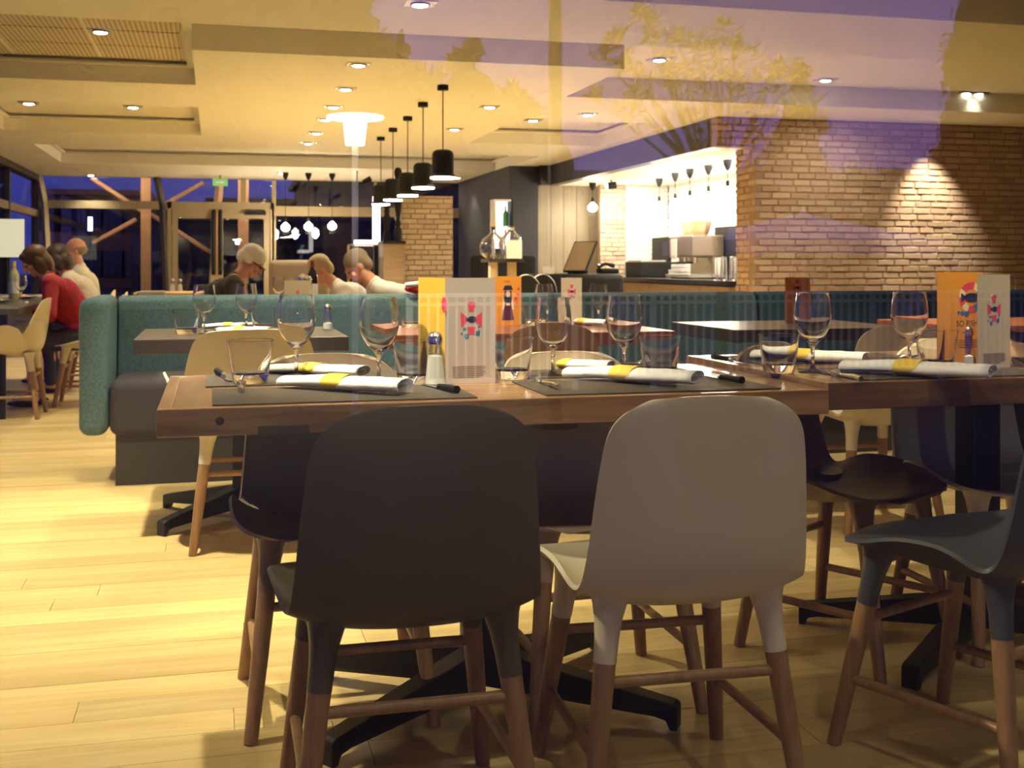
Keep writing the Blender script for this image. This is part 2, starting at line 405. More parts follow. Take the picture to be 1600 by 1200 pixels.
# street facade: solid sections either side of the shop window
struct('wall_front', MB().box(-4.2, -2.2, 0.72, 0.86, 0, 2.9).box(4.2, 12.1, 0.72, 0.86, 0, 2.9).box(-2.2, 4.2, 0.72, 0.86, 2.55, 2.9), WALLW)
FRAME = mat('window_frame_metal', (0.30, 0.24, 0.15), 0.45, 0.3)
DKFRAME = mat('dark_window_steel', (0.05, 0.04, 0.032), 0.5, 0.3)
w1 = struct('window_1', MB().box(-2.2, 4.2, 0.795, 0.805, 0.0, 2.55), PANE)
obj('window_frame', MB().box(-2.2, -2.14, 0.76, 0.84, 0, 2.55).box(4.14, 4.2, 0.76, 0.84, 0, 2.55).box(-2.14, 4.14, 0.76, 0.84, 2.49, 2.55).box(-2.14, 4.14, 0.76, 0.84, 0.0, 0.05), w1, mat=DKFRAME)

# ---- left glazed wall
wl = struct('window_2', MB().box(-3.09, -3.08, 0.9, 22.0, 0.3, 2.6), BACKPANE)
for k in range(8):
    yy = 1.2 + k * 2.97; obj('mullion', MB().box(-3.14, -3.02, yy - 0.05, yy + 0.05, 0, 2.6), wl, mat=DKFRAME)
obj('transom', MB().box(-3.13, -3.03, 0.9, 22.0, 1.86, 1.98), wl, mat=FRAME)
obj('sill', MB().box(-3.16, -2.98, 0.9, 22.0, 0.0, 0.3), wl, mat=DKFRAME)
obj('head_rail', MB().box(-3.16, -3.0, 0.9, 22.0, 2.5, 2.6), wl, mat=DKFRAME)

# ---- far glazed wall with double door
YB = 22.0
def ux(u): return aty(u, YB)
wb = struct('window_3', MB().box(-3.05, ux(262), YB, YB + 0.01, 0.0, 2.6), BACKPANE)
obj('transom', MB().box(-3.05, ux(262), YB - 0.06, YB + 0.06, 2.02, 2.16), wb, mat=FRAME)
for u, du in ((70, 5), (254, -4)):
    x0 = ux(u)
    obj('mullion', MB().tube([(x0 + 0.10, YB - 0.05, 0), (x0, YB - 0.05, 2.1), (x0 - 0.10, YB - 0.05, 2.6)], 0.065, 4, False), wb, mat=DKFRAME if u > 100 else FRAME)
obj('sill', MB().box(-3.05, ux(262), YB - 0.1, YB + 0.06, 0, 0.22), wb, mat=FRAME)
d1 = struct('door_1', MB().box(ux(262), ux(268), YB - 0.07, YB + 0.07, 0, 2.16).box(ux(422), ux(428), YB - 0.07, YB + 0.07, 0, 2.16).box(ux(262), ux(428), YB - 0.07, YB + 0.07, 2.04, 2.16), FRAME, label='frame of the glazed double door')
for u0, u1 in ((269, 338), (340, 421)):
    xa, xb = ux(u0), ux(u1); lf = MB()
    lf.box(xa, xa + 0.10, YB - 0.04, YB + 0.04, 0.02, 2.04).box(xb - 0.10, xb, YB - 0.04, YB + 0.04, 0.02, 2.04).box(xa + 0.1, xb - 0.1, YB - 0.04, YB + 0.04, 1.86, 2.04).box(xa + 0.1, xb - 0.1, YB - 0.04, YB + 0.04, 0.02, 0.30)
    l = obj('door_leaf', lf, d1, mat=FRAME)
    obj('door_pane', MB().box(xa + 0.1, xb - 0.1, YB - 0.006, YB + 0.006, 0.30, 1.86), l, mat=BACKPANE)
    hx = xb - 0.05 if u0 < 300 else xa + 0.05
    obj('pull_handle', MB().tube([(hx, YB - 0.05, 0.85), (hx, YB - 0.12, 0.9), (hx, YB - 0.12, 1.95), (hx, YB - 0.05, 2.0)], 0.035, 8), l, mat=BLACK)
obj('door_closer', MB().box(ux(382), ux(415), YB - 0.16, YB - 0.04, 1.93, 2.0), d1, mat=BLACK)
w4 = struct('window_4', MB().box(ux(262), ux(428), YB, YB + 0.01, 2.16, 2.6), BACKPANE)
obj('mullion', MB().box(ux(376), ux(384), YB - 0.05, YB + 0.05, 2.16, 2.6), w4, mat=FRAME)
w5 = struct('window_5', MB().box(ux(428), 5.2, YB, YB + 0.01, 0.0, 2.6), BACKPANE)
obj('transom', MB().box(ux(428), 5.2, YB - 0.06, YB + 0.06, 1.92, 2.1), w5, mat=FRAME)
obj('mullion', MB().box(ux(425), ux(431), YB - 0.07, YB + 0.07, 0, 2.6), w5, mat=FRAME)
obj('mullion', MB().tube([(ux(740), YB - 0.05, 0), (ux(741), YB - 0.05, 1.95), (ux(756), YB - 0.05, 2.6)], 0.06, 4, False), w5, mat=FRAME)
obj('mullion', MB().box(ux(584), ux(588), YB - 0.05, YB + 0.05, 0, 2.6), w5, mat=FRAME)
obj('sill', MB().box(ux(428), 5.2, YB - 0.1, YB + 0.06, 0, 0.25), w5, mat=FRAME)

# ---- dark wall, bar panel wall, niche
PANEL = wood('bar_panel_veneer', (0.22, 0.18, 0.12), (0.29, 0.24, 0.165), 'Z', 0.5, 0.45)
struct('wall_back', MB().box(aty(796, 18), aty(841, 18), 18.0, 22.0, 0, 2.6), mat('navy_dark_wall', (0.02, 0.02, 0.03), 0.6))
pw = struct('wall_bar', MB().box(aty(841, 18), aty(940, 18), 18.02, 18.2, 0, 2.6), PANEL)
for k in range(5):
    a = aty(841, 18) + k * 0.217
    obj('wall_panel', MB().box(a, a + 0.209, 18.0, 18.02, 0, 2.6), pw, mat=PANEL)

def brick_wall(name, face, a0, a1, z0, z1, plane, bm_, mm, thick=0.12, bl=0.215, bh=0.060, joint=0.012, parts=0, seed=1, holefn=None, proud=0.011, parent=None):
    """face 'Y': wall in the xz plane with its face towards -y at y=plane; 'X': in the yz plane with its face towards -x at x=plane"""
    rnd = random.Random(seed); core = MB()
    if parent is None:
        if face == 'Y': core.box(a0, a1, plane + proud, plane + thick, z0, z1)
        else: core.box(plane + proud, plane + thick, a0, a1, z0, z1)
        wall = struct(name, core, mm)
    else: wall = parent
    pieces = []; r = 0; z = z0 + joint / 2
    while z < z1 - 0.02:
        x = a0 - (0 if r % 2 == 0 else bl / 2) - rnd.uniform(0, 0.03)
        while x < a1:
            l = bl * rnd.uniform(0.88, 1.1); b0, b1 = max(x, a0), min(x + l - joint, a1)
            if b1 - b0 > 0.03 and not (holefn and holefn((b0 + b1) / 2, z + bh / 2)):
                pieces.append((b0, b1, z + rnd.uniform(-0.002, 0.002), min(z + bh, z1) + rnd.uniform(-0.003, 0.002), rnd.uniform(-0.006, 0.006)))
            x += l
        z += bh + joint; r += 1
    def shape(mb, p):
        b0, b1, c0, c1, pr = p; cx, cz = (b0 + b1) / 2, (c0 + c1) / 2
        out = []
        for k in range(2):  # back ring then smaller front ring: a worn brick with chamfered, uneven edges
            e = 0.0 if k == 0 else 0.006; dep = proud + 0.004 if k == 0 else pr
            for q, (sx, sz) in enumerate(((-1, -1), (0, -1), (1, -1), (1, 1), (0, 1), (-1, 1))):
                X = cx + sx * ((b1 - b0) / 2 - e) + rnd.uniform(-0.003, 0.003) * k; Z = cz + sz * ((c1 - c0) / 2 - e) + rnd.uniform(-0.003, 0.003)
                out.append((X, plane + dep, Z) if face == 'Y' else (plane + dep, X, Z))
        fs = [(6, 7, 8, 9, 10, 11)] + [(i, (i + 1) % 6, 6 + (i + 1) % 6, 6 + i) for i in range(6)]
        mb.add(out, fs)
    if parts:
        pieces.sort(key=lambda p: -((p[2] > 0.78) * 100 + (p[1] - p[0]) - abs(p[0] - 7.0)))
    for p in pieces[:parts]:
        mb = MB(); shape(mb, p); obj('brick', mb, wall, mat=bm_)
    if len(pieces) > parts:
        mb = MB()
        for p in pieces[parts:]: shape(mb, p)
        obj('brickwork', mb, wall, kind='stuff', mat=bm_)
    return wall
# long brown brick wall at the right, its return, and the canopy end
XF, XW, YW = 5.19, 5.64, 11.42
wr = brick_wall('wall_brick', 'Y', XF, 11.9, 0.0, ZS, YW, BRICK, MORTAR, thick=0.16, parts=296, seed=4, holefn=lambda x, z: x < XW and z < 2.285)
wr.data = MB().box(XW, 11.9, YW + 0.011, YW + 0.16, 0, ZS).box(XF, XW, YW + 0.011, YW + 0.16, 2.285, ZS).mesh('wall_brick', MORTAR)
brick_wall('return_brick', 'X', YW + 0.014, YW + 0.5, 0.0, 2.285, XW, BRICK, MORTAR, parent=wr, seed=8)
obj('wall_core', MB().box(XW + 0.013, 11.9, YW + 0.16, YW + 0.5, 0, ZS), wr, mat=MORTAR)
# canopy over the bar opening
struct('beam', MB().box(XF, XF + 0.16, YW + 0.16, 17.9, 2.285, ZS).box(aty(841, 17.9), XF, 17.76, 17.9, 2.285, ZS), mat('dark_fascia', (0.03, 0.026, 0.024), 0.45))
NICHEC = mat('niche_white_paint', (0.85, 0.83, 0.78), 0.7)
struct('trim_1', MB().box(XF + 0.16, 8.2, YW + 0.16, 18.0, 2.295, 2.40), NICHEC, label='white ceiling of the bar niche')
brick_wall('wall_niche', 'X', 12.0, 17.5, 0.75, 2.295, 7.1, WBRICK, WMORTAR, seed=11)
brick_wall('wall_niche_end', 'Y', 6.38, 7.1, 0.75, 2.295, 17.5, WBRICK, WMORTAR, seed=12)
brick_wall('wall_pillar', 'Y', aty(938, 17.55), 6.38, 0.0, 2.295, 17.55, TBRICK, MORTAR, seed=13)
# free-standing tan brick pier in the middle of the room
pr_ = brick_wall('wall_pier', 'Y', 2.53, 3.25, 0.0, 1.98, 16.0, TBRICK, MORTAR, thick=0.6, seed=14)
brick_wall('pier_side', 'X', 16.014, 16.6, 0, 1.98, 2.518, TBRICK, MORTAR, parent=pr_, seed=15)

# ================================================================== CHAIRS
def catmull(P, n):
    out = []
    for i in range(n + 1):
        f = i / n * (len(P) - 1); k = min(int(f), len(P) - 2); t = f - k
        p0, p1, p2, p3 = P[max(k - 1, 0)], P[k], P[k + 1], P[min(k + 2, len(P) - 1)]
        out.append(tuple(0.5 * ((2 * b) + (-a + c) * t + (2 * a - 5 * b + 4 * c - d) * t * t + (-a + 3 * b - 3 * c + d) * t ** 3) for a, b, c, d in zip(p0, p1, p2, p3)))
    return out
# y, z, half width, forward bow of the side edge, lift of the side edge
PROF = [(-.268, .800, .105, .008, -.010), (-.268, .786, .148, .012, -.010), (-.266, .752, .178, .018, -.004), (-.262, .70, .192, .026, 0), (-.254, .61, .202, .034, 0), (-.244, .52, .210, .040, .0),
        (-.222, .452, .217, .040, .008), (-.170, .412, .226, .018, .040), (-.09, .397, .240, .0, .088), (.01, .402, .244, .0, .082), (.10, .418, .234, .0, .040), (.185, .438, .196, -.01, .004), (.225, .436, .120, -.02, -.006)]
PROF_ARM = [(-.268, .800, .160, .02, -.012), (-.264, .765, .200, .035, -.004), (-.258, .70, .222, .06, 0), (-.248, .61, .238, .09, 0.01), (-.236, .535, .25, .11, .035),
        (-.216, .462, .265, .10, .10), (-.165, .420, .29, .05, .19), (-.085, .405, .31, .02, .235), (.01, .408, .312, .0, .225), (.10, .420, .275, .0, .09), (.185, .438, .205, -.01, .006), (.225, .436, .125, -.02, -.006)]
def shell_mesh(prof, key, m):
    k = (key, m.name)
    if k in MESH: return MESH[k]
    ns, ntt = 44, 24; C = catmull(prof, ns); mb = MB(); vs_ = []
    for (y, z, w, bow, lift) in C:
        for j in range(ntt + 1):
            t = -1 + 2 * j / ntt; a = abs(t)
            vs_.append((w * math.sin(t * math.pi / 2) * 0.25 + w * t * 0.75, y + bow * a ** 2.2, z + lift * a ** 2.6))
    fs = [(i * (ntt + 1) + j, i * (ntt + 1) + j + 1, (i + 1) * (ntt + 1) + j + 1, (i + 1) * (ntt + 1) + j) for i in range(ns) for j in range(ntt)]
    mb.add(vs_, fs, True); o = obj('shell_tmp', mb, mat=m)
    bake(o, [('SMOOTH', dict(factor=0.5, iterations=3)), ('SOLIDIFY', dict(thickness=0.009, offset=0.0)), ('BEVEL', dict(width=0.003, segments=2, limit_method='ANGLE')), ('SUBSURF', dict(levels=1))])
    me = o.data; bpy.data.objects.remove(o); me.polygons.foreach_set('use_smooth', [True] * len(me.polygons)); MESH[k] = me; return me
LEGS = [((-.150, -.155, .435), (-.205, -.215, 0)), ((.150, -.155, .435), (.205, -.215, 0)), ((-.150, .115, .430), (-.200, .195, 0)), ((.150, .115, .430), (.200, .195, 0))]
def lerp(a, b, t): return tuple(x + (y - x) * t for x, y in zip(a, b))
def chair(label, x, y, rz, m, arm=False, group='moulded shell chairs with oak legs', scale=None):
    t = thing('shell_chair', label, 'chair', (x, y, 0), rz, group, scale)
    obj('shell', shell_mesh(PROF_ARM if arm else PROF, 'arm_shell' if arm else 'shell', m), t)
    for i, (a, b) in enumerate(LEGS):
        p1 = lerp(a, b, 0.28)
        sk = obj('socket', shared('socket%d' % i, lambda: MB().tube([lerp(a, b, -0.005), lerp(a, b, .05), lerp(a, b, .11), lerp(a, b, .18), p1], [.040, .031, .0255, .0225, .0212], 16), m), t)
        obj('leg', shared('leg%d' % i, lambda: MB().tube([p1, lerp(a, b, .6), b], [.0205, .0185, .0150], 14), OAK_LEG), t)
    L = lambda i, f: lerp(LEGS[i][0], LEGS[i][1], f)
    for key, i, j, f in (('rear', 0, 1, .36), ('front', 2, 3, .36), ('left', 0, 2, .66), ('right', 1, 3, .66)):
        obj('stretcher', shared('stretcher_' + key, lambda: MB().tube([L(i, f), L(j, f)], .0105, 10), OAK_LEG), t)
    return t

chair('dark taupe shell chair, back to the window, left of the cream one', .335, 2.13, R(0), SHELL_DARK)
chair('cream shell chair, back to the window, right of the dark taupe one', .850, 2.14, R(-2), SHELL_WHITE)
chair('charcoal shell chair turned sideways at the near right, cut off by the frame edge', 1.545, 2.13, R(22), SHELL_BLUE)
chair('warm grey shell chair across the wooden table from the dark taupe chair', .275, 2.74, R(180), SHELL_GREY)
chair('pale beige shell chair across the wooden table from the cream chair', .885, 2.66, R(180), mat('beige_shell', (0.52, 0.40, 0.28), 0.4))
chair('grey-brown shell chair swivelled outward at the gap between the two tables', 1.655, 2.79, R(-150), SHELL_GREY)
chair('cream shell chair on the far side of the second table, behind its black column', 2.10, 2.76, R(178), SHELL_WHITE)
chair('cream armchair with lit oak legs at the dark banquette table by the sofa end', .13, 4.45, R(0), SHELL_WHITE, True)
chair('tan brown shell chair at the reddish banquette table', 1.24, 4.47, R(0), SHELL_BROWN)
chair('cream shell chair at the dark banquette table, seen past the second wooden table', 2.53, 4.15, R(0), SHELL_WHITE)
chair('empty cream armchair at the end of the busy table, nearest chair on the left', -1.35, 8.40, R(90), SHELL_WHITE, True)

# ================================================================== TABLES
def star_base(t, cx, cy_, dx, dy, h, cw=0.04, foot_h=.055):
    c = obj('column', MB().box(cx - cw, cx + cw, cy_ - cw, cy_ + cw, 0.07, h), t, mat=BLACK_METAL); bevel(c, 0.004)
    obj('top_plate', MB().box(cx - .2, cx + .2, cy_ - .16, cy_ + .16, h, h + .006), t, mat=BLACK_METAL)
    for sx in (-1, 1):
        for sy in (-1, 1):
            L = math.hypot(dx, dy); ang = math.atan2(sy * dy, sx * dx); c_, s_ = math.cos(ang), math.sin(ang)
            prof = [(0, .045), (L * .9, .026), (L * .955, .020), (L * .975, 0.0), (L * 1.01, 0.0), (L * 1.01, .052), (L * .99, .058), (0, .135)]
            mb = MB(); w0, w1_ = .030, .022; n = len(prof); P = []
            for s in (-1, 1):
                for a, z in prof:
                    w = (w0 + (w1_ - w0) * a / L) * s; P.append((cx + a * c_ - w * s_, cy_ + a * s_ + w * c_, z))
            mb.add(P, [tuple(range(n)), tuple(range(n, 2 * n))[::-1]] + [(i, n + i, n + (i + 1) % n, (i + 1) % n) for i in range(n)])
            f = obj('foot', mb, t, mat=BLACK_METAL); bevel(f, 0.003)
def wood_table(label, x0, x1, y0, y1, z, th, seed, knot):
    t = thing('wooden_table', label, 'table', ((x0 + x1) / 2, (y0 + y1) / 2, 0)); cx, cy_ = (x0 + x1) / 2, (y0 + y1) / 2
    X0, X1, Y0, Y1 = x0 - cx, x1 - cx, y0 - cy_, y1 - cy_; rn = random.Random(seed); E = .028
    obj('core', MB().box(X0 + E, X1 - E, Y0 + E, Y1 - E, z - th + .002, z - .014), t, mat=KNOT)
    for nm, b in (('front_edge', (X0, X1, Y0, Y0 + E)), ('rear_edge', (X0, X1, Y1 - E, Y1))):
        bevel(obj('edge_board', MB().box(*b, z - th, z), t, mat=TABLE_WOOD), .0025)
    for b in ((X0, X0 + E), (X1 - E, X1)):
        bevel(obj('edge_board', MB().box(*b, Y0 + E, Y1 - E, z - th, z), t, mat=TABLE_END), .0025)
    # breadboard end blocks, then staves along x
    ew = .075
    for side in (X0 + E, X1 - E - ew):
        yy = Y0 + E
        while yy < Y1 - E - .01:
            l = min(rn.uniform(.16, .3), Y1 - E - yy)
            if Y1 - E - yy - l < .05: l = Y1 - E - yy
            cyy = yy + l / 2
            obj('stave', MB().box(-ew / 2 + .0004, ew / 2 - .0004, -l / 2 + .0004, l / 2 - .0004, -.014, 0), t, (side + ew / 2, cyy, z - rn.uniform(0, .0005)), mat=TABLE_END); yy += l
    rows = 10; rw = (Y1 - Y0 - 2 * E) / rows
    for r in range(rows):
        xx = X0 + E + ew
        while xx < X1 - E - ew - .01:
            l = min(rn.uniform(.25, .55), X1 - E - ew - xx)
            if X1 - E - ew - xx - l < .1: l = X1 - E - ew - xx
            obj('stave', MB().box(-l / 2 + .0004, l / 2 - .0004, -rw / 2 + .0004, rw / 2 - .0004, -.014, 0), t, (xx + l / 2, Y0 + E + rw * (r + .5), z - rn.uniform(0, .0005)), mat=TABLE_WOOD); xx += l
    if knot:
        obj('knot', MB().tube([(X0 + .118, Y0 + .006, z - .026), (X0 + .118, Y0 - .0006, z - .026)], .0085, 14), t, mat=KNOT)
        obj('slot', MB().box(X0 + .19, X0 + .29, Y0 - .0008, Y0 + .03, z - th - .0005, z - th + .016), t, mat=KNOT)
    star_base(t, 0, 0, .385, .27, z - th - .006, .042)
    return t
wood_table('long reclaimed wood table with a grey and yellow menu, nearest the window', -.108, 1.325, 2.322, 3.014, .75, .055, 5, True)
wood_table('second reclaimed wood table on a thick black column, right of the long one', 1.335, 2.70, 2.345, 3.15, .762, .062, 9, False)

def lam_table(label, x0, x1, y0, y1, m, z=.75, th=.055):
    t = thing('banquette_table', label, 'table', ((x0 + x1) / 2, (y0 + y1) / 2, 0), 0, 'tables along the banquette')
    hx, hy = (x1 - x0) / 2, (y1 - y0) / 2
    bevel(obj('tabletop', MB().box(-hx, hx, -hy, hy, z - th, z), t, mat=m), .003)
    star_base(t, 0, 0, .30, .27, z - th - .006, .035)
    return t
lam_table('dark laminate table nearest the banquette end, set with two wine glasses', -.29, .50, 4.47, 5.21, DARKTOP)
lam_table('reddish wood table along the banquette holding the orange illustrated menu', .66, 1.86, 4.50, 5.21, REDTOP)
lam_table('dark table by the banquette right of the reddish one, with an orange menu', 2.13, 2.98, 4.50, 5.21, DARKTOP)
lam_table('orange-red table farthest right along the banquette', 3.24, 4.45, 4.50, 5.21, wood('orange_red_wood', (0.40, 0.11, 0.03), (0.55, 0.19, 0.06), 'X', 1.0, .35))

# ================================================================== BANQUETTE
def banquette(label, x0, x1, m, left_arm):
    t = thing('banquette', label, 'sofa', ((x0 + x1) / 2, 5.95, 0), 0, 'felt banquettes'); h = (x1 - x0) / 2; a = .13 if left_arm else 0
    obj('seat', MB().rbox(-h + a + .004, h - .004, -.33, .20, .232, .49, .045), t, mat=SEATFAB)
    # back: rounded slab leaning slightly
    prof = [(.14, .30), (.12, .32), (.19, .80), (.205, .845), (.235, .865), (.29, .868), (.325, .85), (.34, .81), (.33, .25), (.15, .25)]
    n = len(prof); P = [(x, y, z) for x in (-h + a + .003, h - .003) for y, z in prof]
    b = obj('backrest', MB().add(P, [tuple(range(n))[::-1], tuple(range(n, 2 * n))] + [(i, (i + 1) % n, n + (i + 1) % n, n + i) for i in range(n)]), t, mat=m); bevel(b, .012, 3)
    obj('plinth', MB().box(-h + .16, h - .02, -.29, .30, 0, .234), t, mat=PLINTH)
    if left_arm:
        o = obj('arm', MB().rbox(-h, -h + a, -.335, .345, .235, .872, .05, 5), t, mat=m)
    return t
banquette('teal felt banquette with a rounded end arm and charcoal seat', -.605, 1.545, FELT, True)
banquette('teal felt banquette section without an arm, behind the reddish table', 1.55, 3.045, FELT, False)
banquette('teal felt banquette section with painted-in shade at the right under the brick wall', 3.05, 6.6, FELT_SHADED, False)

# ================================================================== TABLEWARE
WG = [(.0005, .0), (.036, .0), (.0362, .0015), (.020, .0045), (.008, .008), (.0045, .016), (.0042, .045), (.006, .062), (.012, .072), (.028, .088), (.042, .110), (.0475, .135), (.0465, .160), (.0425, .185), (.0405, .200),
      (.0398, .2005), (.0393, .200), (.0413, .185), (.0453, .160), (.0463, .135), (.0408, .111), (.027, .0905), (.012, .076), (.0005, .073)]
def tumb(h=.100, rt=.0535, rb=.040):
    return [(.0005, .002), (rb * .7, .001), (rb - .003, 0), (rb, .003), (rb + (rt - rb) * .5, h * .5), (rt, h - .001), (rt - .0008, h), (rt - .0020, h - .001), (rb + (rt - rb) * .5 - .0024, h * .5), (rb - .002, .026), (rb * .8, .0215), (.0005, .0205)]
def wine(x, y, z, label, s=1.0, group='empty wine glasses'):
    t = thing('wine_glass', label, 'glass', (x, y, z + .0005), 0, group, s)
    obj('bowl', shared('wine_bowl', lambda: MB().lathe(WG, 40), GLASS), t); return t
def tumbler(x, y, z, label, s=1.0, group='glass tumblers'):
    t = thing('tumbler', label, 'glass', (x, y, z + .0005), random.uniform(0, 1), group, s)
    obj('glass_body', shared('tumbler_body', lambda: MB().lathe(tumb(), 36), GLASS2), t); return t
def napkin_roll():
    mb = MB(); L = .275; turns = 2.6; n = 70; path = []
    for i in range(n + 1):
        q = i / n * turns * 2 * math.pi; k = .35 + .65 * i / n
        path.append((.036 * k * math.cos(q), .0145 * k * math.sin(q) + .0165))
    secs = 14; vs_ = []
    rr = random.Random(2); ph = [rr.uniform(0, 6) for _ in range(3)]
    for s in range(secs + 1):
        f = s / secs; x = -L / 2 + L * f; tap = 1.0 - .22 * (1 - f) ** 2 * 1.2 + .10 * max(0, f - .75)
        for i, (py, pz) in enumerate(path):
            k = i / n; end = .012 * k if f > .9 else 0
            vs_.append((x - end * math.sin(ph[0] + 5 * k), py * tap + .003 * math.sin(7 * f + ph[1]), pz * (tap if f < .8 else tap * (.92)) + .0012 * math.sin(11 * f + ph[2] + 4 * k)))
    m = n + 1
    mb.add(vs_, [(s * m + i, s * m + i + 1, (s + 1) * m + i + 1, (s + 1) * m + i) for s in range(secs) for i in range(n)], True)
    return mb
def napkin_mesh():
    k = ('napkin', 'n')
    if k not in MESH:
        o = obj('n', napkin_roll(), mat=NAPKIN); bake(o, [('SOLIDIFY', dict(thickness=.0016, offset=0))]); MESH[k] = o.data; bpy.data.objects.remove(o)
        MESH[k].polygons.foreach_set('use_smooth', [True] * len(MESH[k].polygons))
    return MESH[k]
def band_mb():
    mb = MB(); vs_ = []; n = 28
    for x in (-.028, .018):
        for r in (1.0, 1.04):
            for i in range(n):
                q = 2 * math.pi * i / n; vs_.append((x, .0332 * r * math.cos(q), .0157 + .0150 * r * math.sin(q)))
    fs = []
    for i in range(n):
        j = (i + 1) % n
        fs += [(i, j, 2 * n + j, 2 * n + i), (n + i, 3 * n + i, 3 * n + j, n + j), (i, n + i, n + j, j), (2 * n + i, 2 * n + j, 3 * n + j, 3 * n + i)]
    return mb.add(vs_, fs, True)
def napkin(x, y, z, rz, label, s=1.0):
    t = thing('rolled_napkin', label, 'napkin', (x, y, z), rz, 'rolled white napkins with yellow bands', s)
    obj('cloth', napkin_mesh(), t); obj('paper_band', shared('paper_band', band_mb, YELLOW), t, label='yellow paper band'); return t
def fork_handle():
    pts = [(0, -.105, .006), (0, -.06, .0075), (0, -.01, .006), (0, .02, .004), (0, .038, .003)]
    return MB().tube(pts, [.0062, .0055, .0035, .0030, .0032], 10, sx=1.0).tube([(0, .034, .003), (0, .045, .0025), (0, .056, .003)], [.0032, .010, .0115], 12)
def tine(x):
    return MB().tube([(x * .8, .054, .003), (x, .066, .0028), (x, .082, .0045), (x, .098, .0085)], [.0019, .0017, .0015, .0008], 8)
def fork(x, y, z, rz, label):
    t = thing('fork', label, 'fork', (x, y, z), rz, 'steel forks')
    obj('handle', shared('fork_handle', fork_handle, STEEL), t)
    for i, q in enumerate((-.0092, -.0031, .0031, .0092)): obj('tine', shared('tine%d' % i, lambda: tine(q), STEEL), t)
    return t
def knife(x, y, z, rz, label):
    t = thing('table_knife', label, 'knife', (x, y, z), rz, 'steak knives')
    bl = [(-.004, .0), (.006, .0), (.0075, .05), (.005, .095), (-.004, .115)]
    obj('blade', shared('blade', lambda: MB().prism(bl, .002, .0034), STEEL), t)
    obj('handle', shared('knife_handle', lambda: MB().tube([(0, .002, .0065), (0, -.03, .0075), (0, -.075, .008), (0, -.102, .0085)], [.005, .0068, .0072, .0085], 12), BLACK), t)
    obj('bolster', shared('bolster', lambda: MB().tube([(0, .008, .005), (0, -.006, .006)], [.0042, .0072], 12), STEEL), t)
    return t
def placemat(x0, x1, y0, y1, z, label, rz=0):
    o = obj('placemat', MB().box(-(x1 - x0) / 2, (x1 - x0) / 2, -(y1 - y0) / 2, (y1 - y0) / 2, 0, .0022), None, ((x0 + x1) / 2, (y0 + y1) / 2, z + .0003), (0, 0, rz), mat=PLACEMAT)
    return tag(o, label, 'placemat', 'dark woven placemats')
def shaker(x, y, z, label, s=1.0, white=False):
    t = thing('salt_shaker', label, 'shaker', (x, y, z + .0005), 0, 'glass salt and pepper shakers', s)
    obj('glass_body', shared('shaker_body', lambda: MB().lathe([(.0005, 0), (.021, 0), (.022, .003), (.0125, .078), (.0115, .079), (.0108, .078), (.0200, .0045), (.0005, .0038)], 10, smooth=False), SHAKERGLASS), t)
    obj('salt', shared('salt_fill%d' % white, lambda: MB().lathe([(.0005, .0045), (.0190, .005), (.0165, .026), (.0005, .030)] if not white else [(.0005, .0045), (.0190, .005), (.0133, .056), (.0005, .060)], 10), SALT), t)
    obj('metal_cap', shared('shaker_cap', lambda: MB().lathe([(.0135, .077), (.0138, .088), (.012, .094), (.0075, .099), (.0005, .1005)], 16), STEEL), t); return t

# ---- printed emblem: a fish between two fans, a crown above, a tail and drops below; unit height 1, centred
def ell_poly(cx, cz, rx, rz_, n=18, rot=0):
    return [(cx + rx * math.cos(q) * math.cos(rot) - rz_ * math.sin(q) * math.sin(rot), cz + rx * math.cos(q) * math.sin(rot) + rz_ * math.sin(q) * math.cos(rot)) for q in [2 * math.pi * i / n for i in range(n)]]
def sc(poly, k, ox, oz): return [(ox + x * k, oz + z * k) for x, z in poly]
def emblem(panel, cx, cz, k, y=0.0):
    yf, yb = y - .0004, y
    for nm, m, polys in (('printed_fan', PINK, [[(-.30, .22), (-.29, -.18), (-.12, -.05), (-.12, .10)], [(.30, .22), (.29, -.18), (.12, -.05), (.12, .10)]]),
                         ('printed_crown', PINK, [[(-.115, .46), (-.04, .49), (.04, .49), (.115, .46), (.07, .24), (-.07, .24)]]),
                         ('printed_tail', PINK, [[(-.12, -.17), (.12, -.17), (.08, -.32), (.11, -.36), (-.11, -.36), (-.08, -.32)]]),
                         ('printed_fish', NAVY, [ell_poly(.02, .03, .13, .085, 20), [(-.06, .03), (-.17, .10), (-.17, -.05)]]),
                         ('printed_drop', TEALP, [ell_poly(-.18, -.22, .05, .04), ell_poly(.21, -.17, .03, .03), ell_poly(-.13, -.42, .065, .07), ell_poly(.17, -.36, .055, .05), ell_poly(-.27, -.34, .03, .03), [(.10, -.30), (.24, -.25), (.22, -.42)]])):
        for p in polys:
            obj(nm, MB().plate(sc(p, k, cx, cz), yf, yb), panel, mat=m)
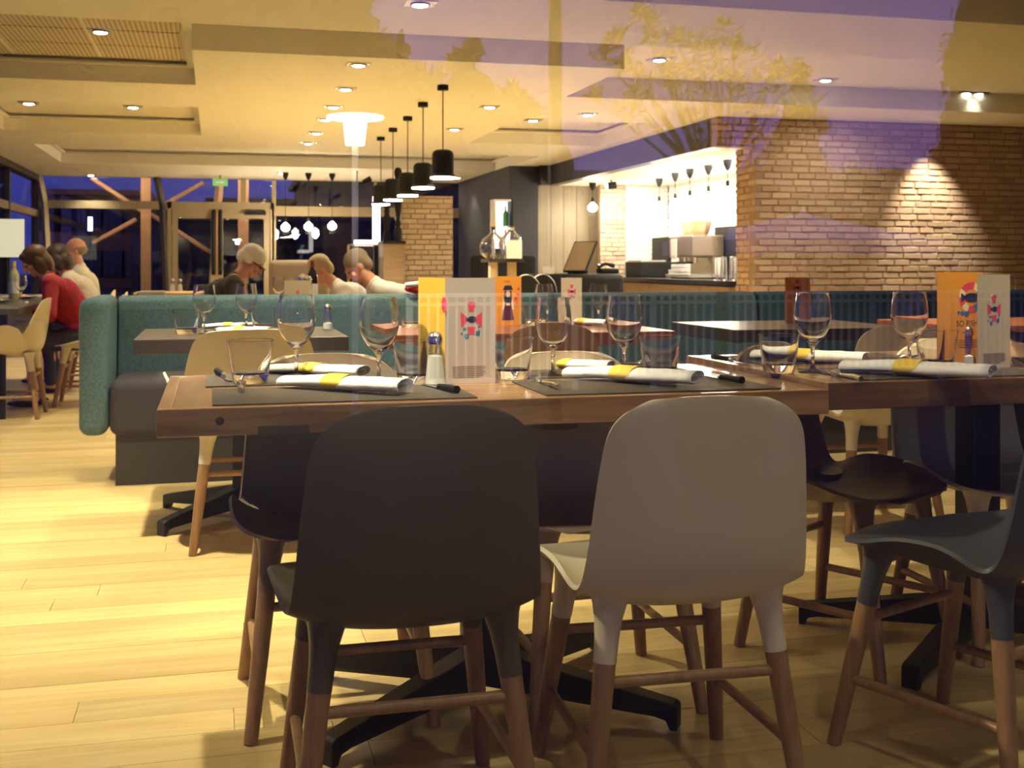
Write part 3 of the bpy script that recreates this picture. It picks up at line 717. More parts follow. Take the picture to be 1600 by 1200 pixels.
def ring(panel, cx, cz, r, y=0.0):
    yf, yb = y - .0004, y
    for i in range(10):
        a0, a1 = i * R(36) + .02, (i + 1) * R(36) - .02
        P = [(cx + r * math.cos(a0 + (a1 - a0) * q / 4), cz + r * math.sin(a0 + (a1 - a0) * q / 4)) for q in range(5)] + [(cx + .56 * r * math.cos(a1 - (a1 - a0) * q / 4), cz + .56 * r * math.sin(a1 - (a1 - a0) * q / 4)) for q in range(5)]
        obj('printed_segment', MB().plate(P, yf, yb), panel, mat=[PINK, CREAMP, PINK, PINK, CREAMP, PINK, CREAMP, PINK, TEALP, PINK][i])
    obj('printed_fish', MB().plate(ell_poly(cx + .05 * r, cz, .62 * r, .30 * r), yf - .0002, yb), panel, mat=NAVY)
    obj('printed_fish', MB().plate([(cx - .35 * r, cz), (cx - .85 * r, cz + .3 * r), (cx - .85 * r, cz - .3 * r)], yf - .0002, yb), panel, mat=NAVY)
    for q, s in ((-.75, .15), (-.4, .20), (-1.05, .10)):
        obj('printed_drop', MB().plate(ell_poly(cx + q * r, cz - 1.12 * r - .15 * q * r, s * r, s * r), yf, yb), panel, mat=TEALP)
def lines(panel, x0, x1, z0, n, dz, y=0.0, h=.0011, ragged=True):
    rr = random.Random(4); mb = MB()
    for i in range(n):
        e = x1 - (rr.uniform(0, .25) * (x1 - x0) if ragged else 0)
        mb.plate([(x0, z0 - i * dz), (e, z0 - i * dz), (e, z0 - i * dz - h), (x0, z0 - i * dz - h)], y - .0003, y)
    obj('small_print', mb, panel, kind='stuff', mat=INK)
def text(panel, s, x, z, size, m, y=0.0, al='LEFT'):
    cu = bpy.data.curves.new('t', 'FONT'); cu.body = s; cu.size = size; cu.extrude = .0001; cu.align_x = al
    o = bpy.data.objects.new('t', cu); COL.objects.link(o)
    me = bpy.data.meshes.new_from_object(o.evaluated_get(bpy.context.evaluated_depsgraph_get())); bpy.data.objects.remove(o)
    me.materials.clear(); me.materials.append(m)
    return obj('lettering', me, panel, (x, y - .0002, z), (R(90), 0, 0))
def panel(t, name, p0, p1, h, m, z=0.0):
    """upright card leaf from p0 to p1 (relative to the thing); its printed face looks to the right-hand side of p0->p1"""
    a = math.atan2(p1[1] - p0[1], p1[0] - p0[0]); w = math.hypot(p1[0] - p0[0], p1[1] - p0[1])
    return obj(name, MB().box(0, w, 0, .0012, 0, h), t, (p0[0], p0[1], z), (0, 0, a), mat=m), w
def figure(pn, cx, z0, k):
    """a printed woman in a hat, dark hair and overalls, as flat shapes"""
    y = 0.0
    for nm, m, p in (('printed_hair', NAVY, [(-.10, .78), (.10, .78), (.12, .50), (.07, .46), (-.07, .46), (-.12, .50)]), ('printed_face', mat('print_skin', (0.75, 0.5, 0.35), .6), ell_poly(0, .70, .06, .085)),
                     ('printed_hat', NAVY, [(-.15, .80), (.15, .80), (.12, .86), (.09, .92), (-.09, .92), (-.12, .86)]), ('printed_blouse', CREAMP, [(-.14, .56), (.14, .56), (.17, .30), (.13, .28), (.12, .34), (-.12, .34), (-.13, .28), (-.17, .30)]),
                     ('printed_overalls', mat('plum_print', (0.10, 0.02, 0.06), .6), [(-.08, .50), (-.06, .50), (-.05, .40), (.05, .40), (.06, .50), (.08, .50), (.12, .30), (.18, .02), (-.18, .02), (-.12, .30)])):
        obj(nm, MB().plate(sc(p, k, cx, z0), y - .0005 - (.0003 if nm in ('printed_face', 'printed_hat', 'printed_overalls') else 0), y), pn, mat=m)

Z1, Z2 = .75, .762; ZM = Z1 + .0027; ZM2 = Z2 + .0027
placemat(-.004, .53, 2.352, 2.65, Z1, 'dark woven placemat at the near left end of the long table')
placemat(-.02, .49, 2.71, 3.0, Z1, 'dark woven placemat under the far left wine glass of the long table')
placemat(.68, 1.225, 2.355, 2.65, Z1, 'dark woven placemat on the long table in front of the cream chair')
placemat(.68, 1.20, 2.71, 3.0, Z1, 'dark woven placemat on the far side of the long table, right half')
placemat(1.43, 1.97, 2.37, 2.66, Z2, 'dark woven placemat at the near side of the second table')
placemat(1.40, 1.92, 2.80, 3.08, Z2, 'dark woven placemat at the far left of the second table')
placemat(2.08, 2.6, 2.37, 2.66, Z2, 'dark woven placemat at the near right of the second table, behind the tan menu')

tumbler(*spot(391, 600, Z1), Z1 + .0024, 'glass tumbler at the left end of the long table, by the standing fork handle')
tumbler(.452, 2.668, Z1, 'brightly lit glass tumbler in front of the yellow menu leaf')
tumbler(*spot(800, 592, Z1), Z1, 'glass tumbler just right of the grey menu card')
tumbler(*spot(1031, 588, Z1), Z1, 'glass tumbler at the right of the long table, beside the far right wine glass')
tumbler(*spot(1217, 582, Z2), Z2, 'glass tumbler at the left end of the second table', .94)
tumbler(*spot(1463, 577, Z2), Z2, 'glass tumbler in front of the orange menu on the second table')
tumbler(*spot(1607, 573, Z2), Z2, 'glass tumbler cut off by the right frame edge')
wine(*spot(463, 590, Z1), Z1 + .0024, 'wine glass at the far left of the long table, over a napkin')
wine(*spot(592, 598, Z1), Z1, 'tall wine glass in the brightest light left of the yellow menu')
wine(*spot(864, 588, Z1), Z1 + .0012, 'wine glass right of the grey menu, in front of the orange illustrated menu', .97)
wine(*spot(975, 585, Z1), Z1 + .0024, 'wine glass in front of the tan brown chair', .98)
wine(*spot(1270, 581, Z2), Z2, 'wine glass on the second table in front of the small orange menu', .98)
wine(*spot(1421, 576, Z2), Z2, 'wine glass on the second table left of the orange menu with the ring print', .98)
NB = 'rolled white napkin with yellow band '
def nap(u0, v0, u1, v1, z, label, base):
    a, b = Vector(spot(u0, v0, z)), Vector(spot(u1, v1, z)); c = (a + b) / 2
    napkin(c.x, c.y, base, math.atan2(b.y - a.y, b.x - a.x), NB + label, (b - a).length / .275)
nap(446, 606, 630, 618, Z1, 'on the near left placemat of the long table', ZM)
nap(424, 584, 566, 592, Z1, 'on the far left placemat, behind the near one', ZM)
nap(890, 592, 1086, 606, Z1, 'on the near placemat behind the cream chair back', ZM)
nap(824, 574, 952, 581, Z1, 'behind the wine glass right of the grey menu', ZM)
nap(1320, 582, 1546, 597, Z2, 'on the near placemat of the second table', ZM2)
nap(1180, 562, 1350, 572, Z2, 'on the far placemat of the second table', ZM2)
def lay(fn, u0, v0, u1, v1, z, base, label):
    """(u0, v0) the handle end, (u1, v1) the tip"""
    a, b = Vector(spot(u0, v0, z)), Vector(spot(u1, v1, z)); c = (a + b) / 2; d = b - a
    fn(c.x, c.y, base, math.atan2(d.y, d.x) - math.pi / 2, label)
FK = 'steel fork '
lay(fork, 374, 627, 379, 592, Z1, ZM, FK + 'pointing away in front of the leftmost tumbler')
lay(fork, 879, 613, 826, 594, Z1, ZM, FK + 'on the near placemat left of the napkin behind the cream chair')
lay(fork, 952, 574, 1006, 571, Z1, ZM, FK + 'on the far placemat, tines towards the tumbler')
lay(fork, 1360, 602, 1282, 581, Z2, ZM2, FK + 'on the near placemat of the second table')
lay(fork, 1350, 563, 1416, 562, Z2, ZM2, FK + 'with dark tines on the far side of the second table')
KN = 'steak knife with a dark handle '
lay(knife, 718, 618, 655, 602, Z1, ZM, KN + 'right of the napkin on the near left placemat')
lay(knife, 337, 585, 364, 600, Z1, ZM, KN + 'at the far left corner of the long table')
lay(knife, 1163, 602, 1090, 588, Z1, ZM, KN + 'right of the napkin behind the cream chair')
lay(knife, 1108, 562, 1180, 574, Z2, ZM2, KN + 'at the far left corner of the second table')
shaker(.487, 2.600, Z1, 'white-filled salt shaker in front of the yellow menu leaf', 1.25, True)
shaker(*spot(1512, 573, Z2), Z2, 'glass shaker with a steel cap before the ring print orange menu', 1.05)

t = thing('menu_card', 'grey and yellow folded menu card with a fish emblem on the long table', 'menu', (.514, 2.62, Z1 + .0002))
p, w = panel(t, 'front_leaf', (0, 0), (.122, .014), .247, CARD_GREY); p['label'] = 'grey leaf with fish emblem'
emblem(p, w * .52, .148, .088); lines(p, .018, w - .02, .042, 7, .0042)
p, w = panel(t, 'rear_leaf', (-.042, .118), (0, 0.0015), .247, CARD_YEL); p['label'] = 'yellow leaf'
obj('printed_spot', MB().plate(ell_poly(w * .97, .185, .012, .018), -.0004, 0), p, mat=PINK)

t = thing('menu_card', 'tan menu card with a small fish emblem at the right of the second table', 'menu', (1.862, 2.535, Z2 + .0002))
p, w = panel(t, 'front_leaf', (0, 0), (.112, .022), .240, CARD_TAN); emblem(p, w * .50, .150, .078); lines(p, .02, w - .014, .040, 7, .004)
panel(t, 'rear_leaf', (.112, .0235), (.045, .045), .240, CARD_ORG)
t = thing('menu_card', 'orange menu card with a ring print, partly behind the tan card', 'menu', (1.795, 2.606, Z2 + .0002))
p, w = panel(t, 'front_leaf', (0, 0), (.150, .020), .246, CARD_ORG); ring(p, .112, .180, .040); text(p, 'SO FISH', .062, .106, .021, INK); text(p, 'menu', .080, .086, .013, INK); lines(p, .066, .14, .070, 4, .006)
panel(t, 'rear_leaf', (.150, .0215), (.09, .10), .246, CARD_ORG)

# ---- on the banquette tables
ZB = .75
t = thing('menu_card', 'orange menu card with a printed woman in a hat, on the reddish table', 'menu', (*spot(771, 509, ZB), ZB + .0002))
p, w = panel(t, 'front_leaf', (0, 0), (.138, .03), .222, CARD_ORG); figure(p, w * .52, .02, .175); text(p, 'MENU', w * .5, .195, .012, INK, al='CENTER')
for x_, z_ in ((.80, .12), (.88, .14), (.90, .165), (.84, .10)): obj('printed_segment', MB().plate(ell_poly(w * x_, z_, .008, .008), -.0004, 0), p, mat=PINK)
panel(t, 'rear_leaf', (.138, .0315), (.05, .11), .222, CARD_ORG)
t = thing('menu_card', 'tan menu card peeking over the teal backrest near the bar counter', 'menu', (*spot(877, 508, ZB), ZB + .0002))
p, w = panel(t, 'front_leaf', (0, 0), (.105, .02), .215, CARD_TAN); emblem(p, w * .5, .15, .07); panel(t, 'rear_leaf', (.105, .0215), (.05, .09), .215, CARD_TAN)
t = thing('menu_card', 'small orange menu card standing on the dark table right of the tan brown chair', 'menu', (*spot(1229, 506, ZB), ZB + .0002))
p, w = panel(t, 'front_leaf', (0, 0), (.138, .03), .215, CARD_ORG); emblem(p, w * .45, .165, .085); panel(t, 'rear_leaf', (.138, .0315), (.05, .11), .215, CARD_ORG)
tumbler(*spot(291, 522, ZB), ZB, 'small tumbler on the dark table at the left end of the banquette')
tumbler(*spot(411, 516, ZB), ZB, 'small tumbler behind the left wine glass, on the dark banquette table')
tumbler(*spot(642, 512, ZB), ZB, 'small tumbler on the reddish table beside the yellow menu leaf', .95)
tumbler(*spot(833, 508, ZB), ZB, 'small tumbler on the reddish table beside the orange illustrated menu', .95)
wine(*spot(319, 520, ZB), ZB, 'left wine glass on the dark table by the banquette end', .97)
wine(*spot(385, 514, ZB), ZB, 'right wine glass on the dark table by the banquette end', .97)
wine(*spot(850, 506, ZB), ZB, 'wine glass on the reddish table behind the one by the grey menu', .92)
wine(*spot(935, 505, ZB), ZB, 'wine glass on the reddish table left of the tan brown chair', .92)
nap(316, 513, 398, 512, ZB, 'at the back of the dark banquette table', ZB); nap(340, 519, 420, 521, ZB, 'at the front of the dark banquette table', ZB)
nap(884, 506, 950, 510, ZB, 'on the reddish banquette table', ZB)
shaker(*spot(512, 516, ZB), ZB, 'glass salt shaker on the dark table by the banquette end', 1.1)

# ================================================================== LAMPS
def spotlamp(loc, power, size=110, blend=.7, col=WARM, target=None, parent=None, rad=.035):
    l = bpy.data.lights.new('spot', 'SPOT'); l.energy = power * SPOT_W; l.spot_size = R(size); l.spot_blend = blend; l.color = col; l.shadow_soft_size = rad
    o = bpy.data.objects.new('lamp_light', l); COL.objects.link(o); o.location = loc
    if target: o.rotation_euler = (Vector(target) - Vector(loc)).to_track_quat('-Z', 'Y').to_euler()
    return o
def downlight(x, y, z, label, power=60, size=110, heads=1, blend=.9, target=None):
    t = thing('downlight', label, 'ceiling light', (x, y, z), 0, 'recessed ceiling downlights')
    obj('trim_plate', shared('dl_plate%d' % heads, lambda: MB().rbox(-.075 * heads - .02, .075 * heads + .02, -.085, .085, -.006, .0, .003, 1), BLACK if heads > 1 else DULLSTEEL), t)
    for h in range(heads):
        hx = (h - (heads - 1) / 2) * .15
        obj('lamp_ring', shared('dl_ring', lambda: MB().lathe([(.058, -.004), (.060, -.014), (.052, -.016), (.050, -.008)], 20), BLACK), t, (hx, 0, 0))
        obj('lens', shared('dl_lens', lambda: MB().lathe([(.049, -.007), (.048, -.017), (.03, -.022), (.0005, -.024)], 20), LENS), t, (hx, 0, 0))
    spotlamp((x, y, z - .06), power, size, blend, target=target)
    return t
DL = [(157, 48, ZR - .012, 'set in the perforated ceiling panels'), (45, 160, ZS, 'far left on the soffit strip between two recesses'), (208, 166, ZS, 'on the soffit strip left of the long middle ceiling'),
      (142, 273, ZS, 'far left above the glazed wall'), (560, 100, ZS, 'nearest of the line running down the middle ceiling'), (540, 138, ZS, 'second in the line down the middle ceiling'),
      (521, 166, ZS, 'third in the line down the middle ceiling'), (508, 186, ZS, 'fourth in the line, left of the garden lamp reflection'), (494, 207, ZS, 'fifth in the line down the middle ceiling'), (482, 223, ZS, 'last in the line down the middle ceiling'),
      (765, 166, ZS, 'nearest to the right of the black pendants'), (710, 201, ZS, 'second to the right of the black pendants'), (1030, 92, ZR, 'in the recess near the olive leaves'),
      (918, 178, ZS, 'on the soffit left of the bar canopy'), (833, 187, ZS, 'between the pendants and the bar canopy'), (1290, 124, ZR, 'in the dim recess above the brick wall'), (1518, 145, ZR, 'twin lamp in the recess above the brightest bricks'),
      (715, 277, ZS, 'far over the brick pier'), (735, 281, ZS, 'farthest over the brick pier'), (440, 270, ZS, 'far back over the hanging bulbs')]
for i, (u, v, z, lb) in enumerate(DL):
    x, y_ = spot(u, v, z)
    twin = u == 1518
    downlight(x, y_, z, ('twin round downlight ' if twin else 'round downlight ') + lb.replace('twin lamp ', ''), 78 if y_ < 16 else 64, heads=2 if twin else 1)
# ceiling lamps outside the picture; the window row is added to light chair backs
for x, y_, z, pw, sz, lb in ((-.35, 4.15, ZR, 430, 86, 'over the open floor left of the long table'), (.45, 2.27, ZS, -235, 39, 'over the near edge of the long wooden table'), (1.95, 2.3, ZS, -140, 39, 'over the near edge of the second wooden table'), (-.1, 1.2, ZS, 11, 130, 'added to light the chair backs, inside the shop window, left one'), (1.1, 1.2, ZS, 13, 130, 'added to light the chair backs, inside the shop window, middle one'), (2.3, 1.2, ZS, 16, 130, 'added to light the chair backs, inside the shop window, right one'),
                        (2.95, 5.0, ZR, 130, 80, 'over the aisle at the right'), (-1.5, 6.6, ZS, 190, 105, 'over the aisle at the left'), (.5, 5.6, ZS, 150, 95, 'over the banquette'), (1.2, 6.9, ZS, 120, 100, 'behind the banquette'), (-1.15, 2.75, ZS, 0, 95, 'near the shop window at the left')):
    # negative: a lamp tilted towards the table tops
    downlight(x, y_, z, 'round downlight ' + lb, abs(pw) or 150, sz if pw else 50, target=None if pw > 0 else (x + .05, 2.86, .75) if pw else (.45, 2.75, .85))
downlight(1.35, 4.22, ZS, 'round downlight over the aisle before the reddish banquette table', 150, 60, target=(1.35, 5.0, .8))
# scallop on the brick wall
spotlamp((aty(1478, 11.0), 11.02, 2.57), 165, 64, .85, target=(aty(1462, 11.3), 11.42, 1.2))
spotlamp((aty(1300, 11.0), 10.3, 2.57), 40, 120, .9, target=(aty(1290, 11.3), 11.42, 1.0))

# five black cylinder pendants in a row along the room
for i, (u, vz, ub, name) in enumerate(((692, 133, 265, 'nearest one'), (661, 160, 283, 'second from the near end'), (637, 182, 297, 'middle one'), (614, 200, 308, 'fourth from the near end'), (595, 214, 318, 'farthest'))):
    x, y_ = spot(u, vz, ZS); d = SN * x + CS * y_
    zb = EYE + (HZ - (281, 297, 309, 316, 323)[i] + 4) / FPX * d
    t = thing('pendant_lamp', 'black cylinder pendant lamp, %s in the row of five' % name, 'pendant lamp', (x, y_, ZS), 0, 'row of black pendant lamps')
    obj('canopy', shared('pl_canopy', lambda: MB().lathe([(.0005, 0), (.05, 0), (.05, -.045), (.0005, -.045)], 20), BLACK), t)
    obj('cord', MB().tube([(0, 0, -.04), (0, 0, zb - ZS + .2)], .0055, 6), t, mat=mat('brown_cord', (.12, .05, .03), .6))
    obj('shade', shared('pl_shade', lambda: MB().lathe([(.012, .245), (.06, .24), (.085, .225), (.095, .195), (.097, .03), (.115, .012), (.118, 0), (.112, 0), (.092, .03), (.09, .19), (.05, .215), (.012, .22)], 28), BLACK), t, (0, 0, zb - ZS))
    obj('diffuser', shared('pl_diff', lambda: MB().lathe([(.0005, .002), (.108, .002), (.108, -.012), (.0005, -.02)], 24), LENS), t, (0, 0, zb - ZS))
    spotlamp((x, y_, zb - .05), 60, 140, .6)

# hanging bulbs by the far windows and over the bar
def bulb_pendant(x, y, zc, zb, label, group, pw=0):
    t = thing('bulb_pendant', label, 'pendant lamp', (x, y, zc), 0, group)
    obj('canopy', shared('bp_canopy', lambda: MB().lathe([(.0005, 0), (.055, 0), (.05, -.05), (.02, -.12), (.0005, -.125)], 16), BLACK), t)
    obj('cord', MB().tube([(0, 0, -.1), (0, 0, zb - zc + .14)], .005, 6), t, mat=BLACK)
    obj('holder', shared('bp_holder', lambda: MB().lathe([(.018, .14), (.022, .13), (.022, .07), (.016, .06)], 14), BLACK), t, (0, 0, zb - zc))
    obj('bulb', shared('bp_bulb', lambda: MB().lathe([(.016, .075), (.02, .06), (.062, .02), (.075, -.015), (.060, -.055), (.03, -.074), (.0005, -.078)], 18), BULB), t, (0, 0, zb - zc))
    if pw:
        l = bpy.data.lights.new('bulb', 'POINT'); l.energy = pw * SPOT_W; l.color = (1, .82, .55); l.shadow_soft_size = .06
        o = bpy.data.objects.new('bulb_light', l); COL.objects.link(o); o.location = (x, y, zb - .09)
for u, vb, nm in ((446, 354, 'left'), (482, 353, 'middle'), (519, 352, 'right')):
    y_ = 20.3; x = aty(u, y_); d = SN * x + CS * y_
    bulb_pendant(x, y_, ZS, EYE + (HZ - vb) / FPX * d, 'bare glowing bulb on a black cord by the far window, %s one of three' % nm, 'bare bulbs by the far window', 45)
for i, (u, vc, vb) in enumerate(((1030, 283, 322), (1055, 274, 318), (1078, 268, 314), (1107, 262, 308), (1137, 254, 300))):
    x, y_ = spot(u, vc - 4, 2.295); d = SN * x + CS * y_
    bulb_pendant(x, y_, 2.295, EYE + (HZ - vb) / FPX * d, 'bare bulb hanging over the bar counter, %s from the far end' % ('first', 'second', 'third', 'fourth', 'fifth')[i], 'bare bulbs over the bar', 15)
bulb_pendant(aty(926, 17.2), 17.2, 2.6 if False else 2.295, 1.92, 'bare bulb hanging in front of the bar panelling, apart from the five others', 'bare bulbs over the bar', 30)
for x, y_, pw in ((6.25, 13.2, 150), (6.25, 15.0, 150), (6.3, 16.6, 110)):
    l = bpy.data.lights.new('niche', 'AREA'); l.shape = 'RECTANGLE'; l.size = .5; l.size_y = 1.4; l.energy = pw * SPOT_W * .3; l.color = (1, .90, .74)
    o = bpy.data.objects.new('niche_light', l); COL.objects.link(o); o.location = (x, y_, 2.28)
# spot head on the niche ceiling
t = thing('track_spot', 'small black spot lamp under the bar canopy by the tan pillar', 'ceiling light', (aty(955, 16.5), 16.5, 2.295))
obj('stem', MB().tube([(0, 0, 0), (0, 0, -.05)], .012, 8), t, mat=BLACK); obj('head', MB().tube([(-.07, 0, -.10), (.07, 0, -.08)], [.05, .055], 16), t, mat=BLACK)
obj('lens', MB().tube([(-.072, 0, -.1), (-.078, 0, -.101)], .042, 16), t, mat=LENS)
# adjustable arm lamp near the far bulbs
t = thing('arm_lamp', 'black jointed arm lamp fixed to the far ceiling edge, beside the garden lamp reflection', 'lamp', (aty(558, 19.6), 19.6, 2.37))
obj('arm', MB().tube([(0, 0, -.12), (.02, 0, 0), (.12, 0, .05)], .016, 8), t, mat=BLACK); obj('head', MB().tube([(.10, 0, .04), (.23, 0, .10)], [.035, .05], 12), t, mat=BLACK)
obj('mount', MB().tube([(0, 0, -.12), (-.01, 0, -.2), (0, 0, .23)], [.012, .012, .012], 8), t, mat=BLACK)
# exit sign over the far door
t = thing('exit_sign', 'small green exit sign hung at the far ceiling above the double door', 'sign', (aty(344, 21.2), 21.2, 2.44))
obj('housing', MB().box(-.13, .13, -.02, .02, -.03, .10), t, mat=mat('sign_green', (.10, .32, .10), .5, emit=(.25, .6, .2), es=.35)); obj('hanger', MB().box(-.01, .01, -.005, .005, .1, .16), t, mat=BLACK)
obj('arrow', MB().plate([(-.08, .02), (.02, .02), (.02, .0), (.08, .035), (.02, .07), (.02, .05), (-.08, .05)], -.022, -.02), t, mat=WHITE)

# ================================================================== BAR
CT = mat('black_counter_stone', (.02, .018, .018), .25)
WOODF = wood('bar_front_wood', (.26, .16, .09), (.38, .25, .15), 'Y', .8, .45)
t = thing('bar_counter', 'back bar counter with a black top and wooden front under the white brick', 'counter', (6.5, 14.7, 0))
obj('worktop', MB().box(-.52, .58, -2.74, 2.75, .76, .82), t, mat=CT); obj('carcass', MB().box(-.45, .58, -2.72, 2.7, 0, .76), t, mat=PLINTH)
for k in range(6): obj('front_panel', MB().box(-.475, -.45, -2.71 + k * .9, -2.71 + k * .9 + .885, .08, .745), t, mat=WOODF)
def at_bar(u, x):   # y of the point at x seen in photo column u
    t_ = (u - 800) / FPX; k = (CS * x - 0)  # solve (CS*x - SN*y) / (SN*x + CS*y) = t
    return (CS * x - t_ * SN * x) / (SN + t_ * CS)
yc = at_bar(1085, 6.5)
t = thing('coffee_machine', 'large steel coffee machine with a white notice on the bar counter', 'coffee machine', (6.5, yc, .82))
bevel(obj('body', MB().box(-.22, .26, -.42, .42, .30, .60), t, mat=mat('bronze_steel', (.26, .21, .155), .35, .8)), .02)
obj('rear_panel', MB().box(.12, .26, -.42, .42, .06, .30), t, mat=STEEL); obj('drip_tray', MB().box(-.26, .26, -.42, .42, .02, .06), t, mat=DULLSTEEL)
obj('notice', MB().box(-.232, -.222, .10, .30, .30, .56), t, mat=WHITE)
for sy in (-.38, .38): obj('foot', MB().box(-.2, .2, sy - .03, sy + .03, 0, .02), t, mat=BLACK)
for k in (-.22, 0, .22):
    obj('group_head', MB().tube([(-.10, k, .30), (-.10, k, .22)], [.04, .035], 14), t, mat=STEEL); obj('portafilter', MB().tube([(-.10, k, .23), (-.28, k, .215)], [.018, .014], 10), t, mat=BLACK)
for k, w in ((.30, .10), (.08, .10), (-.20, .16)):
    obj('hopper', MB().tube([(.02, k, .60), (.02, k, .66), (.02, k, .80)], [w * .55, w * .75, w], 4, False), t, mat=mat('smoked_hopper', (.42, .30, .19), .25))
yg = at_bar(1135, 6.42)
for k in range(9):
    t = thing('bar_glass', 'tall glass standing upside down beside the coffee machine on the bar', 'glass', (6.2 + .12 * (k % 3), at_bar(1128, 6.3) - .28 * (k // 3), .82), 0, 'tall glasses on the bar counter')
    obj('glass_body', shared('bar_glass', lambda: MB().lathe([(.04, 0), (.042, .002), (.03, .30), (.0005, .302), (.0005, .296), (.027, .294), (.038, .004)], 16), GLASS), t)
t = thing('bottle_cooler', 'black box appliance with a steel lid on the bar counter', 'appliance', (6.45, at_bar(1008, 6.45), .82))
bevel(obj('body', MB().box(-.2, .25, -.35, .35, 0, .24), t, mat=BLACK), .02); obj('lid', MB().box(-.18, .22, -.3, .3, .24, .265), t, mat=DULLSTEEL)
t = thing('bar_screen', 'dark upright screen on the bar counter left of the coffee machine', 'screen', (6.75, at_bar(1033, 6.75), .82))
obj('display', MB().box(-.02, .03, -.34, .34, .12, .62), t, mat=BLACK); obj('stand', MB().box(-.03, .08, -.1, .1, 0, .12), t, mat=BLACK)
t = thing('bar_screen', 'dark upright screen on the bar counter right of the coffee machine', 'screen', (6.8, at_bar(1135, 6.8), .82))
obj('display', MB().box(-.02, .03, -.34, .34, .30, .72), t, mat=BLACK); obj('stand', MB().box(-.03, .08, -.1, .1, 0, .30), t, mat=BLACK)
# front counter with till
t = thing('till_counter', 'black till counter with rounded corners in front of the bar panelling', 'counter', (4.58, 14.6, 0))
o = obj('body', MB().rbox(-.56, .58, -.4, .4, -.05, .90, .07), t, mat=BLACK); obj('kick_strip', MB().box(-.5, .5, -.36, .36, 0, .02), t, mat=DULLSTEEL)
t = thing('till_screen', 'touch screen till tilted back on the black counter', 'screen', (4.62, 14.5, .90))
obj('stand', MB().box(-.12, .10, -.1, .1, 0, .04), t, mat=BLACK)
o = obj('display', MB().box(-.015, .015, -.17, .17, -.25, .25), t, (.03, 0, .22), (0, R(38), R(42)), mat=BLACK); obj('screen_glass', MB().box(-.0175, -.015, -.155, .155, -.235, .235), o, mat=mat('till_glass', (.35, .27, .2), .2))
t = thing('card_reader', 'black telephone like card terminal on the till counter', 'card terminal', (5.0, 14.45, .90))
obj('body', MB().rbox(-.12, .14, -.1, .1, 0, .07, .025), t, mat=BLACK); obj('handset', MB().tube([(-.12, 0, .09), (-.02, 0, .13), (.1, 0, .10)], [.03, .02, .03], 10), t, mat=BLACK)
obj('chrome_tip', MB().ell((-.12, 0, .11), (.025, .025, .02)), t, mat=STEEL)
t = thing('reserved_card', 'small white card on the black till counter', 'card', (4.17, 14.35, .90)); obj('card', MB().plate([(-.075, 0), (.075, 0), (.075, .09), (-.075, .09)], -.002, .002), t, mat=WHITE)
for u, nm in ((826, 'left'), (872, 'right')):
    x = aty(u, 12.6)
    t = thing('bar_stool_chair', 'black round backed chair with a pale rim below the till counter, %s one' % nm, 'chair', (x, 12.7 if u < 850 else 13.25, 0), 0, 'black round backed chairs')
    P = [(.17 * math.cos(q), .68 + .22 * math.sin(q)) for q in [math.pi * i / 14 for i in range(15)]] + [(-.17, .46), (.17, .46)]
    obj('backrest', MB().plate(P, -.02, .02), t, mat=BLACK); obj('rim', MB().tube([(a, -.0, b) for a, b in P[:15]], .012, 8), t, mat=DULLSTEEL); obj('seat', MB().rbox(-.17, .17, 0, .40, .42, .47, .02), t, mat=BLACK)
    for a in (-.14, .14):
        for b in (.03, .36): obj('leg', MB().tube([(a * .9, b, .43), (a * 1.1, b, 0)], .014, 8), t, mat=BLACK)
# pedestal with demijohn
t = thing('high_table', 'small high table with a pale wooden leg left of the till counter', 'table', (3.03, 12.2, 0))
obj('tabletop', MB().box(-.20, .19, -.2, .2, 1.045, 1.08), t, mat=DARKTOP)
for a in (-.11, .10): obj('leg', MB().box(a - .04, a + .04, -.05, .05, .05, 1.045), t, mat=wood('pale_leg', (.55, .42, .28), (.66, .52, .36), 'Z', 1, .5))
obj('base', MB().box(-.2, .2, -.2, .2, 0, .05), t, mat=DARKTOP)
t = thing('demijohn', 'round glass demijohn with a cork on the small high table', 'bottle', (2.93, 12.22, 1.0805))
obj('glass_body', MB().lathe([(.0005, 0), (.08, 0), (.145, .06), (.155, .13), (.12, .22), (.05, .27), (.03, .29), (.03, .35), (.026, .35), (.026, .288), (.045, .265), (.115, .217), (.149, .13), (.139, .062), (.078, .006), (.0005, .006)], 28), t, mat=GLASS)
obj('cork', MB().tube([(0, 0, .32), (0, 0, .40)], [.024, .028], 12), t, mat=mat('cork', (.6, .42, .2), .8))
t = thing('glass_dome', 'tall clear glass dome jar with a white card on the small high table', 'jar', (3.10, 12.1, 1.0805))
obj('glass_body', MB().lathe([(.115, 0), (.115, .17), (.10, .24), (.05, .29), (.03, .31), (.034, .34), (.028, .35), (.0005, .35), (.0005, .345), (.024, .31), (.045, .285), (.095, .236), (.110, .168), (.110, 0)], 28), t, mat=GLASS)
obj('card', MB().plate([(-.085, .005), (.085, .005), (.085, .20), (-.085, .20)], -.124, -.120), t, mat=WHITE)
